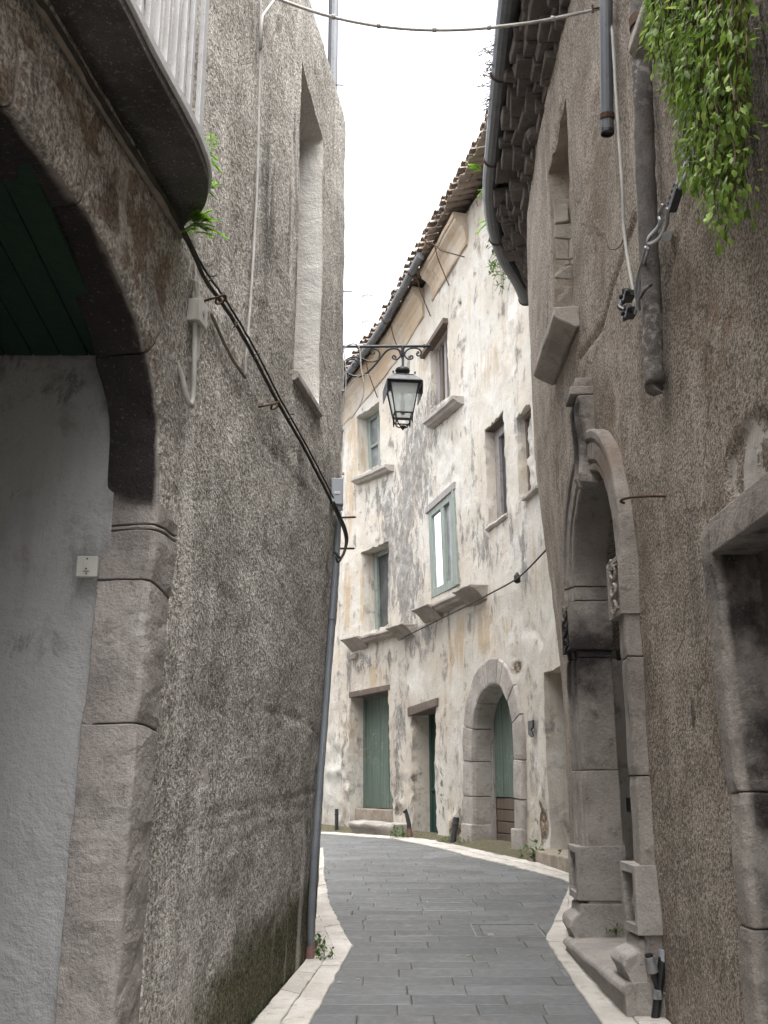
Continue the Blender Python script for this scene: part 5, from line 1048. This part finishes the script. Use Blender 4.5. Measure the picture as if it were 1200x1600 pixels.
# ---- cable over the alley
A = Vector(L.at(409, 22, .03)); B_ = Vector(R.at(944, 12, .06)); m = MB(); q = []
A2 = Vector(L.at(432, -3, .05)); zA, zB = A2, B_
for k in range(31):
    t = k / 30; p = zA.lerp(zB, t); p.z -= .26 * 4 * t * (1 - t) * (1 - .35 * t); q.append(p)
m.tube([A + Vector((0, 0, -.25)), A + Vector((0, .02, 0)), A2.lerp(A, .3)] + q, .0105, 8); m.tube([p + Vector((0, .004, .013 + .003 * math.sin(i))) for i, p in enumerate(q)], .004, 6)
for i in (5, 9, 14, 19, 25): m.tube([q[i] + Vector((-.012, 0, .003)), q[i] + Vector((.012, 0, .003))], .0165, 8)
m.wtube(R, [(945, 14), (953, 30), (957, 52), (961, 120), (968, 230), (973, 300), (974, 350), (979, 395), (987, 440), (991, 462)], .0105, .045, 8, wob=.002)
tag(obj('overhead_cable', m, 'greycable', smooth=True), 'pale grey cable strung across the alley and down beside the right downpipe', 'cable')
m = MB(); a, b_ = Vector(R.at(955, 8, 0)), Vector(R.at(926, 14, .16)); m.tube([a, b_], .006, 6); m.tube([b_ + Vector((0, 0, -.03)), b_ + Vector((0, 0, .03))], .007, 6); tag(obj('iron_hook', m, 'rust'), 'short rusty hook holding the overhead cable at the right wall', 'hook')
# ---- cable clamp assembly on the right wall
at = lambda u, v, o=.12: Vector(R.at(u, v, o)); root = thing('cable_clamp', 'steel tension clamp tying an aerial cable to a bolt on the right wall', 'cable clamp', tuple(at(1040, 370)))
m = MB(); m.tube(chaikin([tuple(at(*p)) for p in ((1100, 195, .25), (1082, 235, .2), (1070, 265, .17), (1058, 292, .15))], 2), .016, 8); m.tube(chaikin([tuple(at(*p)) for p in ((1104, 196, .24), (1087, 238, .2), (1075, 268, .17), (1062, 294, .15))], 2), .012, 8); obj('cable', m, 'galv', root, smooth=True); m = MB(); m.tube(chaikin([tuple(at(*p)) for p in ((1010, 386, .13), (1004, 408, .13), (998, 428, .13), (993, 452, .13), (996, 470, .12), (998, 482, .1))], 2), .012, 8); obj('cable', m, 'galv', root, smooth=True); m = MB(); m.tube(chaikin([tuple(at(*p)) for p in ((1014, 388, .13), (1006, 414, .12), (1001, 432, .12), (998, 460, .12), (999, 485, .1))], 2), .009, 8); obj('cable', m, 'galv', root, smooth=True)
m = MB(); q = [at(1062, 290, .15), at(1050, 328, .15)]; d = (q[1] - q[0]).normalized(); s_ = d.cross(Vector((1, 0, 0))).normalized() * .022; f = Vector((.02, 0, 0)); m.loft([[p - s_ - f, p + s_ - f, p + s_ + f, p - s_ + f] for p in q]); 
for t in (.15, .4, .65, .9): p = q[0].lerp(q[1], t) - s_ * 1.3; m.tube([p - f * 1.2, p + f * 1.3], .010, 6)
obj('grip', m, 'iron', root, bevel=.004); m = MB(); m.tube(chaikin([tuple(at(*p)) for p in ((1044, 325, .15), (1043, 345, .14), (1038, 362, .13), (1026, 377, .13), (1013, 381, .13), (1013, 372, .14), (1022, 362, .15), (1030, 354, .15), (1033, 344, .15), (1029, 338, .15), (1036, 320, .15))], 2), .011, 8); obj('shackle', m, 'galv', root, smooth=True)
m = MB(); p0, p1 = at(1048, 366, -.02), at(1042, 369, .15); m.tube([p0, p1], .015, 10); m.tube([p1, p1 + (p1 - p0).normalized() * .02], .026, 10); obj('bolt', m, 'galv', root)
root = thing('cable_connector', 'pair of black plastic cable connectors hung beside the mortar crusted downpipe', 'connector', tuple(at(985, 480, .1)))
for (u, v) in ((982, 463), (985, 489)):
    c = at(u, v, .10); m = MB(); m.box(c.x - .03, c.x + .03, c.y - .05, c.y + .05, c.z - .022, c.z + .022); m.tube([c + Vector((-.02, 0, .015)), c + Vector((-.02, 0, .05))], .02, 8); m.tube([c + Vector((-.02, .04, -.01)), c + Vector((-.02, .085, 0))], .018, 8); m.tube([c + Vector((-.02, -.04, -.01)), c + Vector((-.02, -.08, .005))], .016, 8); m.tube([c + Vector((-.035, 0, 0)), c + Vector((-.06, 0, -.005))], .017, 8); obj('connector_body', m, 'black', root, bevel=.006)
m = MB(); a, b_ = at(973, 468, .1), at(977, 486, .1); m.tube(chaikin([tuple(a), tuple(a.lerp(b_, .5) + Vector((-.03, .03, 0))), tuple(b_)], 2), .017, 8); m.tube(chaikin([tuple(at(992, 468, .1)), tuple(at(996, 476, .1)), tuple(at(992, 490, .1))], 2), .008, 6) if False else None; obj('jumper', m, 'black', root); m = MB(); m.tube(chaikin([tuple(at(992, 468, .1)), tuple(at(996, 476, .1)), tuple(at(992, 490, .1))], 2), .008, 6); obj('jumper', m, 'galv', root)
lt('iron_rod', [(1000, 466), (1008, 452), (1017, 445)], .010, 'iron', 'short black rod leaning on the crusted downpipe beside the connectors', 'rod', .15, W=R)
lt('tie_wire', [(949, 383), (953, 390), (962, 390), (970, 384), (974, 374)], .004, 'rust', 'curled rusty wire on the right wall beside the pale cable', 'wire', .03, W=R)
# ---- iron hooks on the right wall
m = MB(); m.wtube(R, [(1025, 775, -.02), (1012, 775, .05), (1000, 777, .10), (993, 780, .13), (990, 784, .13), (993, 786, .12)], .008, .05, 8); tag(obj('iron_hook', m, 'rust', smooth=True), 'rusty bent spike in the brown roughcast right of the portal arch', 'hook')
c = Vector(plane(845, 736, Y=10.9)); m = MB(); m.tube([c + Vector((.12, 0, -.01)), c + Vector((.03, 0, -.005))] + [c + Vector((.028 * math.cos(a) - .01, 0, .028 * math.sin(a))) for a in np.linspace(-.2, 5.6, 16)], .0055, 6); tag(obj('eye_hook', m, 'iron', smooth=True), 'small iron eye hook against the cream plaster at the right house edge', 'hook')
# ---- black pipe with clamp at the right
g = R.P(R.hit(1042, 1600)[0], 0, .075); zb = gz(g[1]); root = thing('standpipe', 'black pipe stub with grey cap and clamp beside the portal base', 'pipe', (g[0], g[1], zb)); top = plane(1035, 1478, Y=g[1]); dx = Vector((top[0] - g[0], 0, top[2] - zb))
bs = Vector((g[0], g[1], zb - .05)); m = MB(); m.tube([bs, bs + dx * 1.05], .024, 14); obj('tube', m, 'black', root, smooth=False); m = MB(); t = bs + dx * 1.05; m.tube([t + Vector((0, 0, -.05)), t + Vector((0, 0, .012))], .029, 14); obj('cap', m, 'box', root, bevel=.003)
m = MB(); t = bs + dx * .42; m.tube([t, t + Vector((0, 0, .05))], .028, 14); m.box(t.x - .01, t.x + .01, t.y - .05, t.y - .02, t.z + .005, t.z + .045); m.tube([t + Vector((0, 0, .025)), t + Vector((.09, 0, .03))], .006, 6); obj('clamp', m, 'galv', root)
m = MB(); q = [bs + dx * .55, bs + dx * .72 + Vector((-.035, -.005, 0)), bs + dx * .90 + Vector((-.065, -.01, 0))]; m.tube(q, .019, 10); obj('branch', m, 'black', root); m = MB(); d = (q[2] - q[1]).normalized(); m.tube([q[2] - d * .05, q[2] + d * .035], .030, 12); obj('branch_collar', m, 'galv', root); m = MB(); m.tube([q[2] + d * .02, q[2] + d * .05], .023, 12); obj('branch_mouth', m, 'black', root)
# ---- far posts, plaque, façade cable
for px0, px1, r, mat, lb in (((526, 1298), (526, 1264), .04, 'iron', 'upright black pipe stub at the foot of the plaster wall left of the bench'), ((706, 1326), (713, 1277), .05, 'iron', 'leaning black pipe stub between the narrow door and the stone arch')):
    a = Vector(F.at(*px0, .16)); a.z = max(a.z, gz(a.y) - .02); s = (1600 / 1600); b_ = Vector(plane(px1[0], px1[1], Y=a.y)); m = MB(); m.tube([a + Vector((0, 0, -.05)), a.lerp(b_, .72), a.lerp(b_, .73), a.lerp(b_, .78), a.lerp(b_, .79), b_], [r, r, r * 1.15, r * 1.15, r, r], 12); tag(obj('pipe_stub', m, mat, bevel=.0), lb, 'pipe', 'pipe stubs at the foot of the far house')
a = Vector(F.at(640, 1309, .16)); root = thing('pipe_stub', 'bent black pipe in a pink sleeve left of the narrow door', 'pipe', tuple(a), 'pipe stubs at the foot of the far house'); b_, c = Vector(plane(639, 1288, Y=a.y)), Vector(plane(634, 1266, Y=a.y)); m = MB(); m.tube([a.lerp(b_, .6), b_, b_.lerp(c, .8), c + Vector((-.02, 0, .0))], [.04, .04, .035, .05], 10); obj('tube', m, 'iron', root); m = MB(); m.tube([a + Vector((0, 0, -.06)), a.lerp(b_, .7)], .05, 10); obj('sleeve', m, 'red_sleeve', root)
m = MB(); H_ = F.hits([(829, 1127), (837, 1125), (837, 1136), (834, 1140), (837, 1150), (834, 1152), (830, 1148)]); m.wpoly(F, H_, .02, .045); tag(obj('plaque_fragment', m, 'black', bevel=.004), 'broken dark plaque fragment on the plaster right of the stone arch', 'plaque')
m = MB(); m.wtube(F, [(862, 850), (845, 868), (828, 886), (810, 903), (772, 924), (735, 944), (690, 966), (650, 986), (627, 998)], .013, .12, 8); a = Vector(F.at(808, 902, .08)); m.lathe(tuple(a), [(.02, -.09), (.05, -.07), (.05, .02), (.025, .05), (.02, .07)], 10); tag(obj('wall_cable', m, 'cable', smooth=True), 'dark cable slung across the plaster wall beneath the green window', 'cable')
m = MB(); m.wtube(F, [(745, 935), (747, 925)], .012, .1, 6); m.wbox(F, F.hit(557, 1026)[0] - .12, F.hit(557, 1026)[0] + .12, F.hit(557, 1026)[1] - .06, F.hit(557, 1026)[1] + .05, 0, .1); tag(obj('stone_stub', m, 'portal', bevel=.02, rough=.01), 'small broken stone stub under the left balconette of the far house', 'stone')
# ---- inspection cover in the paving
q = [ghit(735, 1444), ghit(838, 1441), ghit(853, 1461), ghit(745, 1465)]; m = MB(); ctr = np.mean(q, 0)
x0, x1, y0, y1 = q[3][0], q[2][0] - .02, q[3][1], q[0][1] - .02
def strip(m, a, b_, w_):
    d = np.array(b_) - np.array(a); n = np.array((-d[1], d[0])) / np.hypot(*d) * w_ / 2; c4 = [np.array(a) - n, np.array(b_) - n, np.array(b_) + n, np.array(a) + n]; m.loft([[(p[0], p[1], gz(p[1]) - .02) for p in c4], [(p[0], p[1], gz(p[1]) + .0055) for p in c4]])
for a, b_ in (((x0, y0), (x1, y0)), ((x1, y0), (x1, y1)), ((x1, y1), (x0, y1)), ((x0, y1), (x0, y0))): strip(m, a, b_, .010)
strip(m, (x0 + .12, y0 + .05), (x0 + .12, y0 + .16), .05)
tag(obj('cover_frame', m, 'galv'), 'thin metal frame of a paved inspection cover set in the street', 'cover')
# ---- far bell tower above the bend
cx, cy, cz = plane(575, 455, Y=62.); m = MB(); rb = 10 / 1600 * 66; m.lathe((cx, cy, 0), [(rb, 1), (rb, cz - 2.4), (rb * 1.12, cz - 2.3), (rb * 1.12, cz - 2.05), (rb * .92, cz - 2.0), (rb * .92, cz - .5), (rb * 1.05, cz - .42), (rb * 1.05, cz - .2), (rb * .9, cz - .1), (rb * .62, cz + .15), (rb * .2, cz + .3)], 8)
bt = tag(obj('bell_tower', m, 'white'), 'distant bell tower whitened to fade into the sky glare above the bend', 'tower')  # white paint stands in for the haze and glare that wash it out
# ---- plants
def leaf(m, p, d, up, l, w_, bend=.15):
    d = d.normalized(); s = d.cross(up).normalized(); n = s.cross(d).normalized(); m.rnd()
    q = [p, p + d * l * .38 + s * w_ * .5 - n * l * .02, p + d * l * .38 - s * w_ * .5 - n * l * .02, p + d * l * .72 + s * w_ * .34 - n * l * bend * .5, p + d * l * .72 - s * w_ * .34 - n * l * bend * .5, p + d * l - n * l * bend, p + d * l * .4 + n * l * .03, p + d * l * .72 - n * l * (bend * .5 - .03)]
    m.add([tuple(x) for x in q], [(0, 1, 6), (0, 6, 2), (1, 3, 7, 6), (6, 7, 4, 2), (3, 5, 7), (7, 5, 4)])
rv = lambda s=1.: Vector((random.gauss(0, s), random.gauss(0, s), random.gauss(0, s)))
def vine():
    root = thing('hanging_vine', 'leafy green creeper hanging over the right wall from above', 'creeper', R.at(1120, -40, .2)); m = MB(); st = MB()
    S = []
    for k in range(135):
        u = random.uniform(1022, 1168); t = (u - 1020) / 162
        vend = np.interp(u, [1015, 1040, 1070, 1100, 1125, 1140, 1165, 1185], [70, 130, 270, 320, 350, 330, 300, 180]) * random.uniform(.35, 1.0)
        S.append((u, vend, random.uniform(.10, .42)))
    S += [(1132, 372, .22), (1128, 366, .25), (1090, 312, .25), (1160, 318, .22), (1150, 300, .3), (1165, 322, .2), (1140, 345, .24), (1072, 245, .28), (1020, 100, .3), (1014, 28, .3), (1018, 60, .32), (1078, 205, .3)]
    for u, ve, off in S:
        v = -70. ; pts = []; uu = u + random.uniform(-10, 10); 
        n = max(4, int((ve - v) / 9))
        for i in range(n + 1):
            t = i / n; pts.append(Vector(R.at(uu + (u - uu) * t + 3 * math.sin(i * .7 + u), v + (ve - v) * t, off + .03 * math.sin(i * .5 + u * 3))))
        st.tube(pts, [.004 * (1 - .7 * i / n) + .001 for i in range(n + 1)], 4)
        for i in range(1, n + 1):
            p = pts[i]; d0 = (pts[i] - pts[i - 1]).normalized()
            for k in range((2 if random.random() < .75 else 1) if i < n else 3):
                sd = Vector((random.uniform(-1, .3), random.uniform(-1, 1), random.uniform(-.9, .35))); dd = (sd + d0 * .5).normalized(); pe = p + rv(.012); base = pe + dd * random.uniform(.01, .05)
                leaf(m, base, (dd + Vector((0, 0, -.45))).normalized(), Vector((random.uniform(-.6, .1), random.uniform(-.5, .3), 1)), random.uniform(.028, .066) * (1. if random.random() < .8 else .6), random.uniform(.013, .025), random.uniform(.05, .35))
    obj('foliage', m, 'leaf', root); obj('stems', st, 'stem', root)
vine()
def fern(p, dirs, n, ln, label, grp=None, mat='fern'):
    m = MB(); p = Vector(p)
    for k in range(n):
        d = (Vector(dirs) + rv(.55)).normalized(); l = ln * random.uniform(.6, 1.15); pts = []; q = p + rv(.015); N = 12
        for i in range(N + 1): pts.append(q.copy()); q = q + d * l / N; d = (d + Vector((0, 0, -.09))).normalized()
        m.rnd(); m.tube(pts, .0022, 4)
        for i in range(2, N + 1):
            t = (pts[i] - pts[i - 1]).normalized(); up = Vector((0, -.4, 1)); s = t.cross(up).normalized(); wl = l * .30 * math.sin(math.pi * (i / N) ** .7) + .01
            for sg in (-1, 1): leaf(m, pts[i], (s * sg + t * .35), up, wl, l * .13, .1)
    return tag(obj('fern', m, mat), label, 'fern', grp)
fern(L.at(302, 352, .10), (.6, -.25, .2), 14, .125, 'bright green fern sprouting under the rounded balcony end', 'ferns on the left wall')
fern(L.at(318, 250, .06), (.7, -.1, .5), 4, .10, 'wispy fern sprig at the foot of the last white baluster', 'ferns on the left wall'); fern(L.at(322, 292, .12), (.8, -.1, .3), 4, .09, 'small fern tuft peeping out beside the balcony edge', 'ferns on the left wall')
for (u, v, d, n, l, lb) in ((752, 268, (-.7, -.6, .2), 4, .27, 'top fern growing between the old roof tiles beside the gutter'), (757, 300, (-.6, -.6, -.1), 4, .26, 'middle fern hanging from the old roof tiles beside the gutter'), (764, 345, (-.6, -.5, .1), 5, .28, 'lowest bright fern on the plaster just left of the gutter')): fern(F.at(u, v, .25), d, n, l, lb, 'ferns at the far eaves')
def weeds(pts, name, label, n, h, mat='weed', sp=.05):
    m = MB()
    for k in range(n):
        b = Vector(random.choice(pts)) + Vector((random.gauss(0, sp), random.gauss(0, sp), 0)); d = (Vector((0, 0, 1)) + rv(.5)).normalized(); l = h * random.uniform(.4, 1.1); m.tube([b, b + d * l * .6, b + d * l + Vector((0, 0, -.02))], .0018, 4)
        for i in range(5): q = b + d * l * random.uniform(.3, 1); leaf(m, q, (rv(1) + Vector((0, 0, .25))), Vector((0, 0, 1)), h * random.uniform(.18, .36), h * random.uniform(.12, .2), .2)
    return tag(obj(name, m, mat), label, 'weeds', 'weeds along the wall feet')
gp = lambda u, v, dz=.01: (lambda g: (g[0], g[1], gz(g[1]) + dz))(ghit(u, v))
weeds([gp(493, 1492), gp(500, 1500), gp(508, 1502), gp(494, 1484)], 'weed_clump', 'leafy green weeds at the foot of the corner conduit', 26, .13, sp=.03)
weeds([gp(905, 1484), gp(909, 1492), gp(903, 1476)], 'weed_clump', 'small weeds beside the portal base on the right kerb', 16, .10, sp=.02)
weeds([gp(395, 1592), gp(402, 1598)], 'weed_clump', 'tiny weeds on the left kerb at the mossy wall foot', 8, .05, sp=.02)
weeds([F.P(F.hit(622, 1298, .3)[0], .62, .3), F.P(F.hit(628, 1300, .3)[0], .62, .25)], 'weed_clump', 'weeds between the stone bench and the pink sleeved pipe', 18, .22, sp=.07)
for (u, v), k, lb in (((832, 1345), 12, 'weeds at the crumbling wall foot just right of the stone arch plinth'), ((846, 1346), 16, 'bushiest weeds at the wall foot between the stone arch and the dark recess'), ((872, 1352), 8, 'weeds on the step of the dark recess behind the portal')): weeds([F.P(F.hit(u, v, .2)[0], .60, .22)], 'weed_clump', lb, k, .26, sp=.045)
weeds([F.P(F.hit(698, 1326, .15)[0], .62, .15)], 'weed_clump', 'weeds at the wall foot left of the leaning black pipe stub', 6, .16, sp=.05)
weeds([F.P(F.hit(722, 1332, .15)[0], .62, .15)], 'weed_clump', 'weeds at the wall foot between the leaning pipe stub and the stone arch', 6, .16, sp=.05)
weeds([R.P(13.9, .50, -.12)], 'weed_clump', 'weeds in the corner of the portal doorstep', 8, .09, sp=.03)
# gutter plants
m = MB()
for k in range(60):
    t = random.uniform(0, 1); b = Vector(plane(787 - 9 * t + random.uniform(-3, 3), 70 + 110 * t, Z=8.40)) + Vector((-.06, 0, .02)); d = Vector((random.uniform(-1, -.1), random.uniform(-.5, .5), random.uniform(-.4, .8))).normalized(); l = random.uniform(.08, .22); m.tube([b, b + d * l * .5, b + d * l + Vector((0, 0, -.03))], .003, 4)
    for i in range(3): leaf(m, b + d * l * random.uniform(.4, 1), rv(1), Vector((0, 0, 1)), .03, .012)
tag(obj('dry_grass_tuft', m, 'stem'), 'dry brown weeds growing along the upper zinc gutter', 'weeds')
m = MB()
for k in range(26):
    u, v = random.choice(((779, 395), (785, 420), (778, 380), (790, 440), (782, 405))); b = Vector(F.at(u + random.uniform(-5, 5), v + random.uniform(-14, 14), .05)); d = Vector((random.uniform(-.8, .1), random.uniform(-.8, 0), random.uniform(-.9, .2))).normalized(); l = random.uniform(.12, .36); m.tube([b, b + d * l * .5, b + d * l + Vector((0, 0, -.08))], .005, 4)
    for i in range(3): leaf(m, b + d * l * random.uniform(.4, 1), rv(1), Vector((0, 0, 1)), .08, .035)
tag(obj('dry_grass_tuft', m, 'weed'), 'straggly weeds hanging on the plaster beside the gutter end', 'weeds')
# mossy soil strips at wall feet and litter on the paving
m = MB(); rows = []
for s in np.linspace(.9, 11.8, 120): rows.append([(lambda p: (p[0], p[1], gz(p[1]) - .005 + z + .015 * abs(float(vnoise(np.array([[s * 3, o * 5, 1.]]))[0]))))(F.P(s, 0, o)) for o, z in ((-.1, .12), (.03, .09), (.12, .035), (.24, .012), (.36, .0))])
m.grid(rows); o = obj('moss_strip', m, 'moss', smooth=True); tag(o, 'mossy earth strip along the foot of the far plaster wall', 'moss', kind='stuff')
m = MB()
for u, v in ((748, 1322 + 60), (505, 1400), (731, 1494), (560, 1531), (530, 1536), (498, 1378), (620, 1420), (566, 1384), (668, 1410), (604, 1505), (811, 1376), (520, 1404)):
    x, y = ghit(u, v); z = gz(y) + .006; m.rnd(); a = random.uniform(0, 6); r_ = random.uniform(.008, .02); m.loft([[(x + r_ * math.cos(a + k) * (1 if k % 2 else .6), y + r_ * math.sin(a + k) * .7, z - .004 + .006 * j) for k in range(6)] for j in (0, 1)])
o = obj('litter', m, 'marble'); tag(o, 'scattered pale crumbs of stone and paper on the paving', 'litter', kind='stuff')
